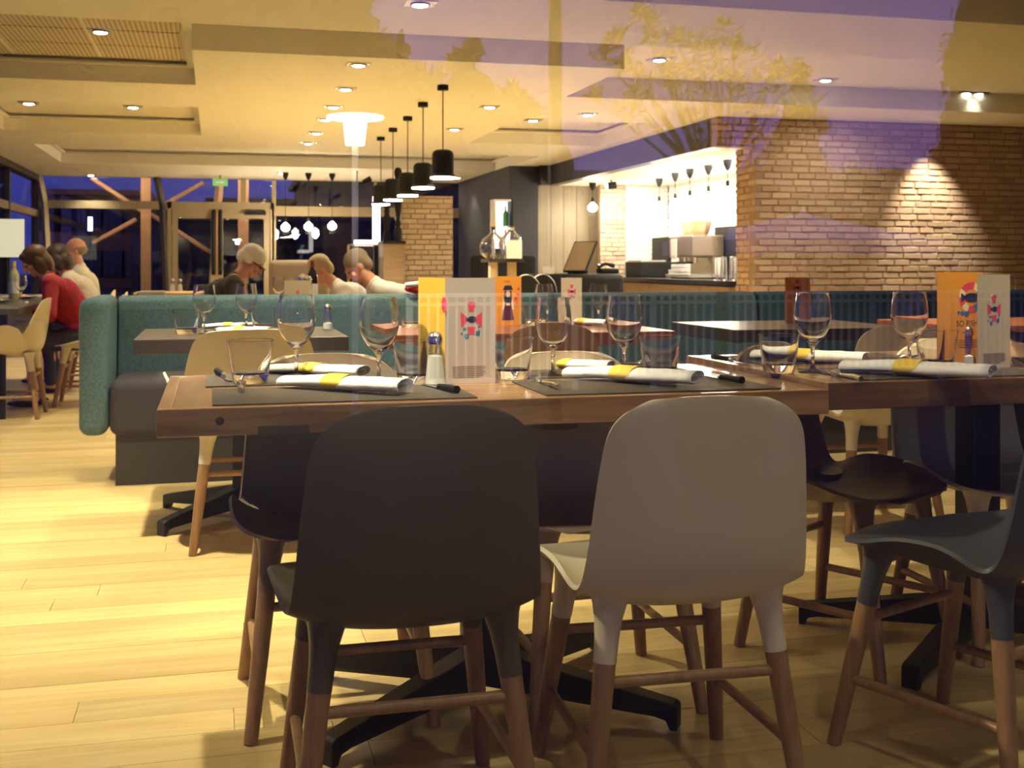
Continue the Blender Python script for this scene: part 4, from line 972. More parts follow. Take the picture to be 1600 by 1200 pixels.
# dark rounded sofa-like backs behind the high table and the lit cabinet
for u0, u1, y_, nm in ((735, 768, 15.2, 'left of'), (800, 838, 15.6, 'right of')):
    a, b = aty(u0, y_), aty(u1, y_)
    t = thing('high_back_seat', 'black high backed seat with rounded corners %s the small high table' % nm, 'seat', ((a + b) / 2, y_, 0), 0, 'black high backed seats'); h = (b - a) / 2
    obj('backrest', MB().rbox(-h, h, -.06, .06, .4, 1.14, .055), t, mat=BLACK); obj('seat', MB().rbox(-h, h, .02, .5, .12, .46, .03), t, mat=BLACK); obj('plinth', MB().box(-h + .03, h - .03, 0, .45, 0, .13), t, mat=PLINTH)
y_ = 17.6; a, b = aty(772, y_), aty(795, y_)
t = thing('display_cabinet', 'brightly lit white display cabinet with coloured bottles at the dark wall', 'cabinet', ((a + b) / 2, y_, 0)); h = (b - a) / 2
obj('lit_back', MB().box(-h, h, .1, .14, 1.25, 2.0), t, mat=emis('cabinet_light', (1, .97, .88), 2.2)); obj('side', MB().box(-h - .03, -h, -.15, .14, 0, 2.03), t, mat=WHITE); obj('side', MB().box(h, h + .03, -.15, .14, 0, 2.03), t, mat=BLACK)
obj('top', MB().box(-h, h, -.15, .14, 2.0, 2.03), t, mat=WHITE); obj('cupboard', MB().box(-h, h, -.15, .1, 0, 1.25), t, mat=BLACK); obj('shelf', MB().box(-h, h, -.12, .1, 1.6, 1.615), t, mat=WHITE)
for z_, c, nm in ((1.255, (.55, .04, .04), 'red'), (1.62, (.05, .3, .1), 'green')):
    q = thing('bottle', nm + ' bottle in the lit display cabinet', 'bottle', ((a + b) / 2 + .06, y_ - .02, z_)); obj('glass_body', MB().lathe([(.0005, 0), (.045, 0), (.045, .19), (.016, .24), (.016, .31), (.0005, .31)], 16), q, mat=mat(nm + '_bottle', c, .2))
# console with turned posts and a lit frame left of the brick pier
t = thing('console_cabinet', 'brown wooden console cabinet left of the brick pier', 'cabinet', (2.36, 15.9, 0))
obj('body', MB().box(-.14, .15, -.25, .25, 0, 1.30), t, mat=wood('console_wood', (.20, .13, .08), (.32, .22, .14), 'X', 1, .5)); obj('top', MB().box(-.15, .16, -.27, .27, 1.30, 1.34), t, mat=BLACK)
for dx, dy, h, nm in ((-.06, 0, .52, 'shorter'), (.08, -.1, 1.0, 'taller')):
    q = thing('turned_post', '%s black turned wooden post standing on the console cabinet' % nm, 'post', (2.36 + dx, 15.9 + dy, 1.3405), 0)
    pr2 = [(.0005, 0), (.05, 0), (.05, .1), (.03, .12), (.045, .15), (.025, .18), (.05, .3), (.055, .36), (.03, .46), (.045, .49), (.03, .52)]
    k = h / .62
    obj('shaft', MB().lathe([(r, z * k) for r, z in pr2] + [(.05, .56 * k), (.055, .59 * k), (.04, .62 * k), (.0005, .63 * k)], 18), q, mat=BLACK)
t = thing('light_frame', 'white lit frame shaped like an L behind the turned posts', 'lamp', (2.2, 16.3, 0))
em = emis('frame_light', (1, .95, .85), 3.0); obj('upright_tube', MB().box(-.04, .06, -.03, .03, 1.3, 1.98), t, mat=em); obj('flat_tube', MB().box(-.30, -.04, -.03, .03, 1.28, 1.36), t, mat=em); obj('stand', MB().box(-.02, .04, -.02, .02, 0, 1.3), t, mat=BLACK)
t = thing('glass_case', 'low glass case with bottles between the diners and the console cabinet', 'cabinet', (aty(575, 16.2), 16.2, 0))
obj('base', MB().box(-.3, .22, -.2, .2, 0, .75), t, mat=PLINTH); obj('glass_box', MB().box(-.3, .22, -.2, .2, .75, 1.28), t, mat=BACKPANE); obj('frame', MB().box(-.31, -.28, -.21, -.18, .75, 1.3).box(.2, .23, -.21, -.18, .75, 1.3).box(-.31, .23, -.21, -.18, 1.28, 1.3), t, mat=FRAME)
# tan high-backed bench behind the diners
a, b = aty(420, 9.6), aty(515, 9.6)
t = thing('high_back_seat', 'tan high backed bench behind the dining couple', 'seat', ((a + b) / 2, 9.6, 0)); h = (b - a) / 2
obj('backrest', MB().rbox(-h, h, -.06, .06, .35, 1.06, .05), t, mat=mat('tan_bench', (.30, .21, .13), .7)); obj('seat', MB().rbox(-h, h, -.5, -.05, .12, .45, .03), t, mat=mat('tan_bench', (.3, .21, .13), .7)); obj('plinth', MB().box(-h + .03, h - .03, -.45, 0, 0, .13), t, mat=PLINTH)

# ================================================================== PEOPLE
def remeshed(name, mb, m, parent, voxel=.008, smooth=4, label=None):
    o = obj(name, mb, parent, mat=m, label=label)
    bake(o, [('REMESH', dict(mode='VOXEL', voxel_size=voxel, use_smooth_shade=True)), ('SMOOTH', dict(factor=.5, iterations=smooth))])
    if not o.data.materials: o.data.materials.append(m)
    return o
def V(*a): return Vector(a)
def person(label, x, y, rz, lean, hands, hair, hairm, topm, legm, head_pitch=20, head_yaw=0, sleeves=1.0, glasses=False, skirt=False, female=False, seat=.46, extra=None, roll=0):
    """seated figure facing local +y; lean in degrees forward; hands = two points (left, right) in local space"""
    t = thing('person', label, 'person', (x, y, 0), rz, scale=.905)
    hip = V(0, 0, seat + .09); L = R(lean)
    up = V(math.sin(R(roll)), math.sin(L), math.cos(L)).normalized(); up2 = V(math.sin(R(roll)), math.sin(L * 1.25), math.cos(L * 1.25)).normalized()
    waist = hip + up * .17; chest = waist + up2 * .22; neck = chest + up2 * .16
    w = .165 if female else .19
    sh = [neck - up2 * .045 + V(s * w, 0, 0) for s in (-1, 1)]
    b = MB()
    # trunk
    b.ell(hip, (.165, .12, .12)); b.cap(hip, waist, .125, .118, 16); b.cap(waist, chest, .122, .135, 16)
    b.ell(chest + V(0, 0, 0), (w - .02, .115, .14), rot=Euler((-L, 0, 0))); b.cap(chest + up2 * .06 + V(-.09, 0, 0), chest + up2 * .06 + V(.09, 0, 0), .09, .09)
    b.cap(sh[0] * .5 + neck * .5, sh[0], .065, .058); b.cap(sh[1] * .5 + neck * .5, sh[1], .065, .058)
    HP = R(lean * .6 + head_pitch); hu = V(0, math.sin(HP), math.cos(HP))
    hc = neck + up2 * .05 + hu * .125 + V(0, .015, 0)
    b.cap(neck - up2 * .03, hc - hu * .06, .055, .052, 14)
    Rm = (Matrix.Rotation(R(head_yaw), 3, 'Z') @ Matrix.Rotation(-HP, 3, 'X'))
    E = Rm.to_euler()
    def hp(*a): return hc + Rm @ V(*a)
    b.ell(hp(0, -.012, .028), (.074, .094, .090), 20, 14, E); b.ell(hp(0, .028, -.040), (.055, .062, .072), 16, 10, E); b.ell(hp(0, .058, -.088), (.028, .025, .022), 12, 8, E)   # skull, face, chin
    b.ell(hp(0, .086, .018), (.050, .016, .012), 12, 8, E)     # brow
    b.cap(hp(0, .088, .005), hp(0, .108, -.030), .010, .0145, 10); b.ell(hp(0, .088, -.062), (.024, .010, .008), 12, 8, E)   # nose, lips
    for s in (-1, 1): b.ell(hp(s * .076, -.008, -.012), (.010, .020, .032), 10, 8, E); b.ell(hp(s * .040, .068, -.028), (.022, .018, .02), 10, 8, E)
    arms = []
    for i, s in enumerate((-1, 1)):
        h = V(*hands[i]); a, bb = .29, .255; d = h - sh[i]; dist = min(d.length, a + bb - .005); h = sh[i] + d.normalized() * dist
        q = (a * a - bb * bb + dist * dist) / (2 * dist); r = math.sqrt(max(a * a - q * q, 0)); dn = d.normalized()
        pole = V(s * .55, -.2, -.8); pole = (pole - dn * pole.dot(dn)).normalized(); el = sh[i] + dn * q + pole * r
        b.cap(sh[i], el, .050, .039); b.cap(el, h, .038, .026)
        fd = (h - el).normalized(); fd = V(fd.x, fd.y, fd.z * .4).normalized(); side = fd.cross(V(0, 0, 1)).normalized() * s; pc = h + fd * .045
        dn_ = side.cross(fd) * s
        b.cap(h, pc - side * .018, .024, .021); b.cap(h, pc + side * .018, .024, .021)
        for k, ln in enumerate((.066, .076, .071, .056)):
            o0 = pc + fd * .030 + side * (-.030 + .020 * k); o1 = o0 + fd * ln * .5 + V(0, 0, -.006); o2 = o1 + (fd * .75 + V(0, 0, -.65)).normalized() * ln * .5
            b.cap(pc + side * (-.024 + .016 * k), o0, .0115, .0098, 8); b.cap(o0, o1, .0098, .009, 8); b.cap(o1, o2, .009, .0078, 8)
        t0 = h + fd * .022 - side * .022; t1 = t0 + (fd * .7 - side * .75).normalized() * .042; t2 = t1 + (fd * .95 - side * .2).normalized() * .034
        b.cap(t0, t1, .0125, .011, 8); b.cap(t1, t2, .011, .009, 8); arms.append((sh[i], el, h))
    legs = []
    for s in (-1, 1):
        hj = hip + V(s * .085, .02, -.02); kn = V(s * .12, .44, seat + .045); an = V(s * .13, .40, .09)
        b.cap(hj, kn, .080, .055, 14); b.cap(kn, kn * .55 + an * .45 + V(0, -.015, 0), .054, .050); b.cap(kn * .55 + an * .45 + V(0, -.015, 0), an, .050, .036); b.cap(an + V(0, -.01, -.04), an + V(0, .15, -.055), .035, .028)
        legs.append((hj, kn, an))
    remeshed('body', b, SKIN, t, .0062, 3)
    # clothes
    c = MB(); c.cap(hip + V(0, 0, .05), waist, .140, .134, 16); c.cap(waist, chest, .136, .148, 16); c.ell(hip + V(0, 0, .03), (.178, .14, .10)); c.ell(chest, (w - .008, .128, .150), rot=Euler((-L, 0, 0)))
    c.cap(chest + up2 * .06 + V(-.09, 0, 0), chest + up2 * .06 + V(.09, 0, 0), .102, .102); c.cap(sh[0], neck * .62 + sh[0] * .38 - up2 * .005, .070, .066); c.cap(sh[1], neck * .62 + sh[1] * .38 - up2 * .005, .070, .066)
    for s0, el, h in arms:
        c.cap(s0, el, .064, .055); f = max(0, sleeves - .5) * 2
        if f > 0.05: c.cap(el, el + (h - el) * min(f, .93), .053, .044)
    c.cap(neck - up2 * .05, neck + up2 * .008, .074, .064, 16)
    remeshed('top', c, topm, t, .009, 4)
    g = MB()
    for hj, kn, an in legs:
        g.cap(hj, kn, .094, .070, 14)
        if not skirt: g.cap(kn, an + V(0, 0, .02), .068, .052, 14)
    g.ell(hip + V(0, 0, -.02), (.185, .145, .11))
    if skirt: g.cap(legs[0][0], legs[1][0], .1, .1); g.cap(legs[0][1], legs[1][1], .075, .075); g.cap((legs[0][0] + legs[1][0]) / 2, (legs[0][1] + legs[1][1]) / 2, .1, .08)
    remeshed('skirt' if skirt else 'trousers', g, legm, t, .010, 4)
    for i, (hj, kn, an) in enumerate(legs):
        obj('shoe', MB().ell(an + V(0, .06, -.06), (.045, .14, .030)), t, mat=BLACK)
    # hair
    k = MB()
    if hair == 'bob':
        k.ell(hp(0, -.022, .040), (.092, .105, .092), 20, 12, E); k.ell(hp(0, -.055, -.04), (.092, .072, .105), 18, 12, E)
        for s in (-1, 1): k.ell(hp(s * .080, .0, -.035), (.024, .052, .085), 14, 10, E)
        k.ell(hp(0, .055, .075), (.062, .036, .032), 14, 8, E)
    elif hair == 'short':
        k.ell(hp(0, -.020, .042), (.083, .099, .086), 20, 12, E); k.ell(hp(0, -.062, -.015), (.070, .050, .070), 16, 10, E)
    elif hair == 'white':
        k.ell(hp(0, -.022, .046), (.088, .104, .084), 20, 12, E); k.ell(hp(0, -.078, -.002), (.080, .052, .066), 16, 10, E)
        for s in (-1, 1): k.ell(hp(s * .078, -.03, .0), (.018, .04, .035), 12, 8, E)
    elif hair == 'bald':
        k.ell(hp(0, -.050, -.004), (.081, .066, .050), 20, 12, E)
        for s in (-1, 1): k.ell(hp(s * .070, -.02, .005), (.016, .035, .028), 12, 8, E)
    remeshed('hair', k, hairm, t, .007, 4)
    for s in (-1, 1):
        obj('eye', MB().ell(hp(s * .032, .082, .002), (.011, .008, .007), 10, 8, E), t, mat=mat('eye_dark', (.06, .04, .03), .2))
    if glasses:
        gm = MB()
        for s in (-1, 1):
            gm.tube([hp(s * .034 + .024 * math.cos(q), .112, .003 + .019 * math.sin(q)) for q in [2 * math.pi * i / 14 for i in range(15)]], .0032, 6); gm.tube([hp(s * .058, .110, .008), hp(s * .082, -.005, .006)], .0035, 6)
        gm.tube([hp(-.010, .115, .008), hp(.010, .115, .008)], .003, 6); obj('spectacles', gm, t, mat=BLACK)
    return t, arms, hp
RED = mat('crimson_knit', (.36, .012, .03), .8, bump=.4, bscale=60, var=.2, vscale=20)
SHIRT = mat('off_white_shirt', (.68, .64, .55), .8, bump=.3, bscale=30, var=.08, vscale=12)
CREAMSH = mat('cream_blouse', (.62, .52, .42), .8, bump=.3, bscale=30, var=.08, vscale=12)
JACKET = mat('charcoal_jacket', (.055, .042, .038), .85, bump=.3, bscale=40, var=.2, vscale=20)
WHITESH = mat('bright_white_top', (.82, .78, .72), .8, bump=.3, bscale=30)
TROU = mat('dark_trousers', (.03, .028, .03), .85); SPECK = mat('dark_speckled_skirt', (.05, .04, .045), .9, var=.8, vscale=60)
BROWNH = mat('brown_hair', (.10, .045, .02), .55, bump=.5, bscale=70, var=.3, vscale=25); DKH = mat('dark_brown_hair', (.045, .025, .015), .55, bump=.5, bscale=70)
WHITEH = mat('white_hair', (.86, .80, .70), .7, bump=.5, bscale=70); GREYH = mat('grey_brown_hair', (.28, .20, .13), .7, bump=.5, bscale=70); BLONDE = mat('ash_blonde_hair', (.55, .42, .24), .7, bump=.5, bscale=70)
XL = -1.0
def dchair(label, x, y, rz, m=SHELL_WHITE): return chair(label, x, y, rz, m)
p1 = person('person with a brown bob in a crimson top leaning over the left table', XL + .10, 9.05, R(90), 28, ((-.20, .47, .80), (.17, .46, .80)), 'bob', BROWNH, RED, SPECK, 16, 18, .72, skirt=True, female=True)
obj('bracelet', MB().tube([p1[1][0][2] + V(.034 * math.cos(q), -.03, .034 * math.sin(q)) for q in [2 * math.pi * i / 14 for i in range(15)]], .012, 8), p1[0], mat=WHITE, label='white bracelet')
p2 = person('dark haired person in a cream blouse behind the person in crimson', XL + .10, 9.95, R(90), 25, ((-.2, .45, .80), (.2, .45, .80)), 'bob', DKH, CREAMSH, TROU, 12, 0, 1.0, female=True)
p3 = person('balding person in an off white shirt, farthest of the three on the left', XL - .06, 10.75, R(90), 8, ((-.2, .46, .80), (.2, .46, .80)), 'bald', GREYH, SHIRT, TROU, 4, 8, 1.0)
p4 = person('white haired person with spectacles in a charcoal jacket bending over his plate', -.12, 8.25, R(-90), 27, ((-.15, .48, .80), (.15, .48, .80)), 'white', WHITEH, JACKET, TROU, 24, -4, 1.0, glasses=True)
p5 = person('person with ash blonde hair in a white top leaning over the table', 1.20, 8.55, R(90), 36, ((-.18, .50, .80), (.16, .44, .80)), 'short', BLONDE, WHITESH, TROU, 20, 0, .62, female=True)
p6 = person('person with grey-brown hair in a white shirt, one arm stretched along the seat back', 1.34, 7.75, R(90), 32, ((-.12, -.44, .93), (.16, .46, .80)), 'short', GREYH, WHITESH, TROU, 20, 0, .62)
dchair('shell chair under the person in crimson', XL + .08, 9.05, R(90)); dchair('shell chair under the dark haired person in the cream blouse', XL + .04, 9.95, R(90)); dchair('shell chair under the balding person', XL - .12, 10.75, R(90))
dchair('dark shell chair under the white haired person with a black bag on its back', -.13, 8.25, R(-90), SHELL_DARK)
t = thing('bench', 'dark bench under the dining couple', 'bench', (1.30, 8.2, 0)); obj('seat', MB().rbox(-.24, .24, -.85, .85, .36, .455, .03), t, mat=SEATFAB); obj('plinth', MB().box(-.2, .2, -.8, .8, 0, .36), t, mat=PLINTH)
# their tables
def dining(label, x0, x1, y0, y1, m, z=.75):
    t = thing('dining_table', label, 'table', ((x0 + x1) / 2, (y0 + y1) / 2, 0)); hx, hy = (x1 - x0) / 2, (y1 - y0) / 2
    bevel(obj('tabletop', MB().box(-hx, hx, -hy, hy, z - .04, z), t, mat=m), .004)
    for a in (-hx + .16, hx - .16):
        for b in (-hy + min(.42, hy * .7), hy - min(.42, hy * .7)): obj('leg', MB().tube([(a, b, z - .04), (a, b, 0)], [.025, .02], 10), t, mat=BLACK_METAL)
    return t
dining('long dark dining table of the three people at the left', -2.15, XL - .20, 7.85, 11.4, DARKTOP)
dining('wooden dining table between the white haired person and the couple', .12, .86, 7.6, 9.1, wood('dining_wood', (.30, .17, .08), (.46, .28, .14), 'Y', 1, .35))
dining('pale wooden table behind the banquette end, with a pair of shakers', -.75, .10, 11.6, 12.3, wood('pale_table_wood', (.5, .32, .15), (.62, .42, .2), 'X', 1, .4))
def plate(x, y, z, label):
    t = thing('plate', label, 'plate', (x, y, z + .0005), 0, 'white dinner plates'); obj('dish', shared('dish', lambda: MB().lathe([(.0005, .003), (.07, .003), (.078, .006), (.13, .018), (.132, .021), (.128, .021), (.078, .010), (.0005, .008)], 28), WHITE), t)
    obj('food', shared('food', lambda: MB().ell((.01, .01, .02), (.05, .035, .018), 12, 8).ell((-.035, -.02, .02), (.03, .025, .015), 10, 6), mat('food', (.55, .36, .12), .6, var=.4, vscale=40)), t)
def bottle(x, y, z, label, col, cap_c, lab=True):
    t = thing('bottle', label, 'bottle', (x, y, z + .0005)); obj('glass_body', MB().lathe([(.0005, 0), (.037, 0), (.0375, .19), (.030, .215), (.0145, .245), (.0135, .285), (.0005, .285)], 20), t, mat=col)
    obj('capsule', MB().lathe([(.0142, .25), (.0146, .30), (.0005, .301)], 16), t, mat=cap_c)
    if lab: obj('label', MB().lathe([(.0382, .05), (.0382, .14)], 20), t, mat=WHITE, label='white paper label')
    return t
GREENB = mat('green_bottle_glass', (.10, .22, .04), .08); DARKB = mat('dark_wine_bottle', (.015, .008, .01), .1); CLEARB = mat('pale_bottle_glass', (.42, .42, .22), .08)
PA = -1.5
plate(-1.52, 8.90, .75, 'white plate in front of the person in crimson'); plate(-1.62, 8.35, .75, 'white plate at the near end of the left table'); plate(-1.5, 9.9, .75, 'white plate in front of the dark haired person')
plate(.48, 8.22, .75, 'white plate in front of the white haired person'); plate(.66, 8.62, .75, 'white plate in front of the ash blonde person')
bottle(-1.62, 9.30, .75, 'green wine bottle with a white label on the left table', GREENB, GREENB); bottle(-1.50, 9.62, .75, 'pale wine bottle with a yellow capsule on the left table', CLEARB, YELLOW)
bottle(.66, 8.16, .75, 'dark wine bottle with a red capsule on the table of the couple', DARKB, mat('red_capsule', (.3, .02, .02), .4))
for k, (x, y_, lb) in enumerate(((-1.72, 9.05, 'wine glass beside the green bottle'), (-1.78, 8.75, 'wine glass at the left frame edge'), (-1.42, 9.42, 'wine glass before the pale bottle'), (.60, 8.0, 'wine glass beside the dark bottle'), (.42, 7.95, 'wine glass in front of the charcoal jacket'), (.50, 8.0, 'wine glass behind the second small wine glass'))):
    wine(x, y_, .75, lb, .95)
t = thing('menu_card', 'tan menu card with a red emblem on the table of the couple', 'menu', (.44, 7.66, .7505)); p, w = panel(t, 'front_leaf', (0, 0), (.17, .01), .17, CARD_TAN); emblem(p, w * .5, .06, .09); panel(t, 'rear_leaf', (.17, .011), (.08, .10), .17, CARD_TAN)
for i, (x, y_, h) in enumerate(((.50, 7.83, 1.7), (.565, 7.83, 2.1), (.60, 7.86, 2.0))): shaker(x, y_, .75, 'white shaker behind the tan menu card, %s of three' % ('left', 'middle', 'right')[i], h, True)
for i, x in enumerate((-.40, -.33)): shaker(x, 11.9, .75, 'shaker on the pale wooden table, %s of the pair' % ('left', 'right')[i], 1.3, True)
# bag on the chair, coat on the banquette
t = thing('handbag', 'black bag hanging on the chair of the white haired person', 'bag', (-.40, 8.2, .46)); obj('pouch', MB().rbox(-.09, .07, -.16, .16, 0, .36, .035), t, mat=mat('black_leather', (.015, .014, .017), .35)); obj('flap', MB().rbox(-.10, .08, -.17, .17, .33, .385, .015), t, mat=mat('grey_strap', (.35, .31, .26), .5))
t = thing('coat', 'folded red coat with a white lining lying on the teal backrest', 'coat', (aty(672, 6.22), 6.20, 0))
o = remeshed('cloth', MB().ell((0, 0, .895), (.15, .10, .033)).ell((.10, .02, .898), (.12, .10, .036)).ell((.05, .125, .82), (.15, .022, .09)).ell((.05, .095, .885), (.15, .045, .03)), mat('red_coat', (.50, .03, .03), .8, bump=.4, bscale=30), t, .01)
obj('lining', MB().tube([(-.15, -.06, .915), (0, -.075, .932), (.18, -.05, .925)], [.012, .02, .014], 10), t, mat=WHITE)

# ================================================================== OUTSIDE, beyond the far glazing
GROUND = mat('night_asphalt', (.028, .025, .02), .85)
struct('ground', MB().box(-60, 60, 22.3, 120, -.3, -.05).box(-60, 60, -60, .70, -.3, -.03).box(-60, -4.2, .70, 22.3, -.3, -.05).box(12.2, 60, .7, 22.3, -.3, -.05), GROUND)
TIMBER = mat('lamplit_timber', (.50, .30, .15), .7)
def ob(u, y, v): d = y / (CS - SN * (u - 800) / FPX); return (aty(u, y), y, EYE + (HZ - v) / FPX * d)
t = thing('timber_brace', 'timber post and crossed braces standing outside the far windows', 'timber frame', (aty(228, 23.4), 23.4, 0))
def rel(o, p): return tuple(a - b for a, b in zip(p, o.location))
x0 = aty(228, 23.4); obj('post', MB().box(-.09, .09, -.09, .09, 0, 3.6), t, mat=TIMBER)
for a, b in (((142, 278), (222, 330)), ((145, 380), (213, 343)), ((262, 317), (318, 285)), ((235, 335), (330, 395))):
    obj('brace', MB().tube([rel(t, ob(a[0], 23.6, a[1])), rel(t, ob(b[0], 23.6, b[1]))], .045, 6), t, mat=TIMBER)
t = thing('timber_post', 'slanted timber post outside above the exit sign', 'post', (aty(340, 23.4), 23.4, 0)); obj('shaft', MB().tube([(-.12, 0, 0), (.0, 0, 2.2), (.1, 0, 3.2)], .08, 4, False), t, mat=TIMBER)
t = thing('timber_post', 'timber post outside right of the double door', 'post', (aty(380, 23.4), 23.4, 0)); obj('shaft', MB().box(-.1, .1, -.1, .1, 0, 3.2), t, mat=TIMBER)
for lx in (-2.0, 1.0, 3.5):
    l = bpy.data.lights.new('yard', 'POINT'); l.energy = 60; l.color = (1, .7, .4); l.shadow_soft_size = .15; o = bpy.data.objects.new('yard_light', l); COL.objects.link(o); o.location = (lx, 22.6, 2.75)
t = thing('street_lamp', 'white street lamp outside, left of the timber post', 'street lamp', (aty(141, 40), 40, 0)); obj('pole', MB().tube([(0, 0, 0), (0, 0, 3.2)], .05, 8), t, mat=DKFRAME); obj('lamp_head', MB().tube([(0, 0, 2.1), (0, 0, 2.55)], .07, 8), t, mat=emis('cold_lamp', (.75, .85, 1), 4))
for i, (u, v) in enumerate(((198, 356), (213, 340))):
    p = ob(u, 60, v); t = thing('street_lamp', 'distant street lamp as a point of light behind the timber braces, %s one' % ('lower', 'upper')[i], 'street lamp', (p[0], 60, 0), 0, 'distant street lamps'); obj('pole', MB().tube([(0, 0, 0), (0, 0, p[2])], .06, 6), t, mat=DKFRAME); obj('lamp_head', MB().ell((0, 0, p[2]), (.13, .13, .13)), t, mat=emis('warm_lamp', (1, .9, .7), 8))
def building(label, u0, u1, y, v, m, rows=(2, 5)):
    x0, x1 = aty(u0, y), aty(u1, y); z = ob((u0 + u1) / 2, y, v)[2]; t = thing('building', label, 'building', ((x0 + x1) / 2, y, 0)); h = (x1 - x0) / 2
    obj('wall', MB().box(-h, h, 0, 8, -.05, z), t, mat=m); obj('roof', MB().box(-h - .3, h + .3, -.3, 8.3, z, z + .25), t, mat=m)
    for i in range(rows[1]):
        for j in range(rows[0]):
            xx = -h + (i + .5) * 2 * h / rows[1]; zz = (j + .5) * z / rows[0]
            obj('window', MB().box(xx - .5, xx + .5, -.06, .02, zz - .6, zz + .6), t, mat=mat('night_window', (.02, .02, .03), .1))
    return t
building('long low building lit orange at the top, outside the far left windows', 60, 225, 55, 305, mat('lamplit_facade', (.42, .22, .10), .8)); building('dark building outside behind the double door', 330, 470, 60, 318, mat('dark_facade', (.03, .03, .035), .8), (1, 3))
building('dark building outside behind the left leaf of the double door', 205, 345, 48, 330, mat('dark_facade', (.03, .03, .035), .8), (1, 3)); building('dark building outside beyond the right part of the far window', 480, 800, 50, 285, mat('dark_facade', (.03, .03, .035), .8), (2, 6))
building('dark building outside the left glazed wall', -520, -60, 40, 230, mat('dark_facade', (.03, .03, .035), .8), (2, 4))
t = thing('lit_window_sign', 'glowing pale panel outside the left glazed wall, behind the person in crimson', 'sign', (aty(8, 17.0) - 0.0, 17.0, 0)); d = ob(8, 17, 372)[2]
obj('panel', MB().box(-.24, .24, -.02, .02, d - .26, d + .26), t, mat=emis('panel_light', (.95, 1, .70), .36)); obj('stand', MB().box(-.03, .03, -.02, .02, 0, d - .26), t, mat=BLACK)

# ================================================================== STREET SIDE, seen in the shop window as reflections
YP = 0.795
def mir(u, v, yv):
    """street-side point whose mirror image in the shop window stands at depth yv behind pixel (u, v)"""
    p = ob(u, yv, v); return (p[0], 2 * YP - yv, p[2])
tp = obj('pavement', MB().box(-6, 10, -9, .70, -.03, 0), None, kind='structure', mat=mat('rough_paving', (.042, .034, .024), .95, spec=.2, bump=.4, bscale=50, var=.25, vscale=6))
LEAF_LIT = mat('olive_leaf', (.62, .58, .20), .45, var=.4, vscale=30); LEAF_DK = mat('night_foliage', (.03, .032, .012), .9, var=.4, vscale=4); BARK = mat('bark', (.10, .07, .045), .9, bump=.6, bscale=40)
def leaf_cloud(centres, n, ln, wd, rn, upright=0.0):
    mb = MB(); vs_, fs = [], []
    for _ in range(n):
        c, r = rn.choice(centres); q = V(rn.gauss(0, 1), rn.gauss(0, 1), rn.gauss(0, 1)).normalized() * (rn.random() ** .4); p = V(c[0] + q.x * r[0], c[1] + q.y * r[1], c[2] + q.z * r[2])
        d = V(rn.gauss(0, 1), rn.gauss(0, 1), rn.gauss(0, 1) + upright).normalized(); s = d.cross(V(rn.random() - .5, rn.random() - .5, rn.random() - .5)).normalized(); l = ln * rn.uniform(.7, 1.3); w = wd * rn.uniform(.7, 1.3)
        nrm = d.cross(s) * (l * .07); o = len(vs_); vs_ += [p, p + d * l * .5 + s * w + nrm, p + d * l, p + d * l * .5 - s * w + nrm]; fs += [(o, o + 1, o + 2), (o, o + 2, o + 3)]
    return mb.add(vs_, fs)
# potted olive tree
rn = random.Random(12); yv = 5.0
base = mir(1125, 300, yv)
t = thing('olive_tree', 'potted olive tree with lit leaves, reflected in the shop window above the bar canopy', 'tree', (base[0], base[1], 0))
obj('pot', MB().lathe([(.0005, 0), (.20, 0), (.26, .42), (.28, .44), (.28, .48), (.25, .48), (.24, .42), (.0005, .42)], 24), t, mat=mat('pot_clay', (.16, .10, .07), .8))
br = MB().tube([(0, 0, .40), (.02, 0, .8), (-.02, .02, 1.2), (0, 0, 1.45)], [.035, .03, .024, .018], 10); cents = []
for u, v, r in ((1020, 55, .05), (1018, 30, .035), (965, 60, .03), (945, 85, .05), (1130, 40, .03), (1120, 75, .05), (1090, 70, .05), (1150, 70, .05), (1050, 100, .09), (1100, 110, .1), (1160, 110, .1), (1010, 130, .09), (990, 165, .07), (1070, 150, .12), (1130, 160, .13), (1190, 150, .12), (1210, 120, .06), (1240, 110, .05), (1245, 180, .1), (1270, 160, .05), (1180, 200, .12), (1100, 200, .1), (1230, 220, .08), (1285, 200, .03), (1060, 60, .03), (980, 100, .04), (930, 150, .03), (1000, 20, .02)):
    p = mir(u, v, yv + rn.uniform(-.25, .25)); q = (p[0] - base[0], p[1] - base[1], p[2]); cents.append((q, (r, r * 1.2, r * 1.1)))
    br.tube([(0, 0, rn.uniform(1.1, 1.42)), (q[0] * .5, q[1] * .5, 1.4 + (q[2] - 1.4) * .4), q], [.012, .007, .003], 6)
obj('branch', br, t, kind='stuff', mat=BARK); obj('foliage', leaf_cloud(cents, 1150, .058, .0082, rn, .8), t, kind='stuff', mat=LEAF_LIT)
q = mir(868, 412, 7.0)
t = thing('flag_pole', 'dark upright pole on the terrace, reflected as a band left of the olive tree', 'pole', (q[0], q[1], 0))
obj('shaft', MB().tube([(0, 0, .04), (0, 0, 4.6)], [.046, .040], 14), t, mat=DKFRAME); obj('base_plate', MB().lathe([(.0005, 0), (.14, 0), (.14, .04), (.0005, .04)], 20), t, mat=DKFRAME)
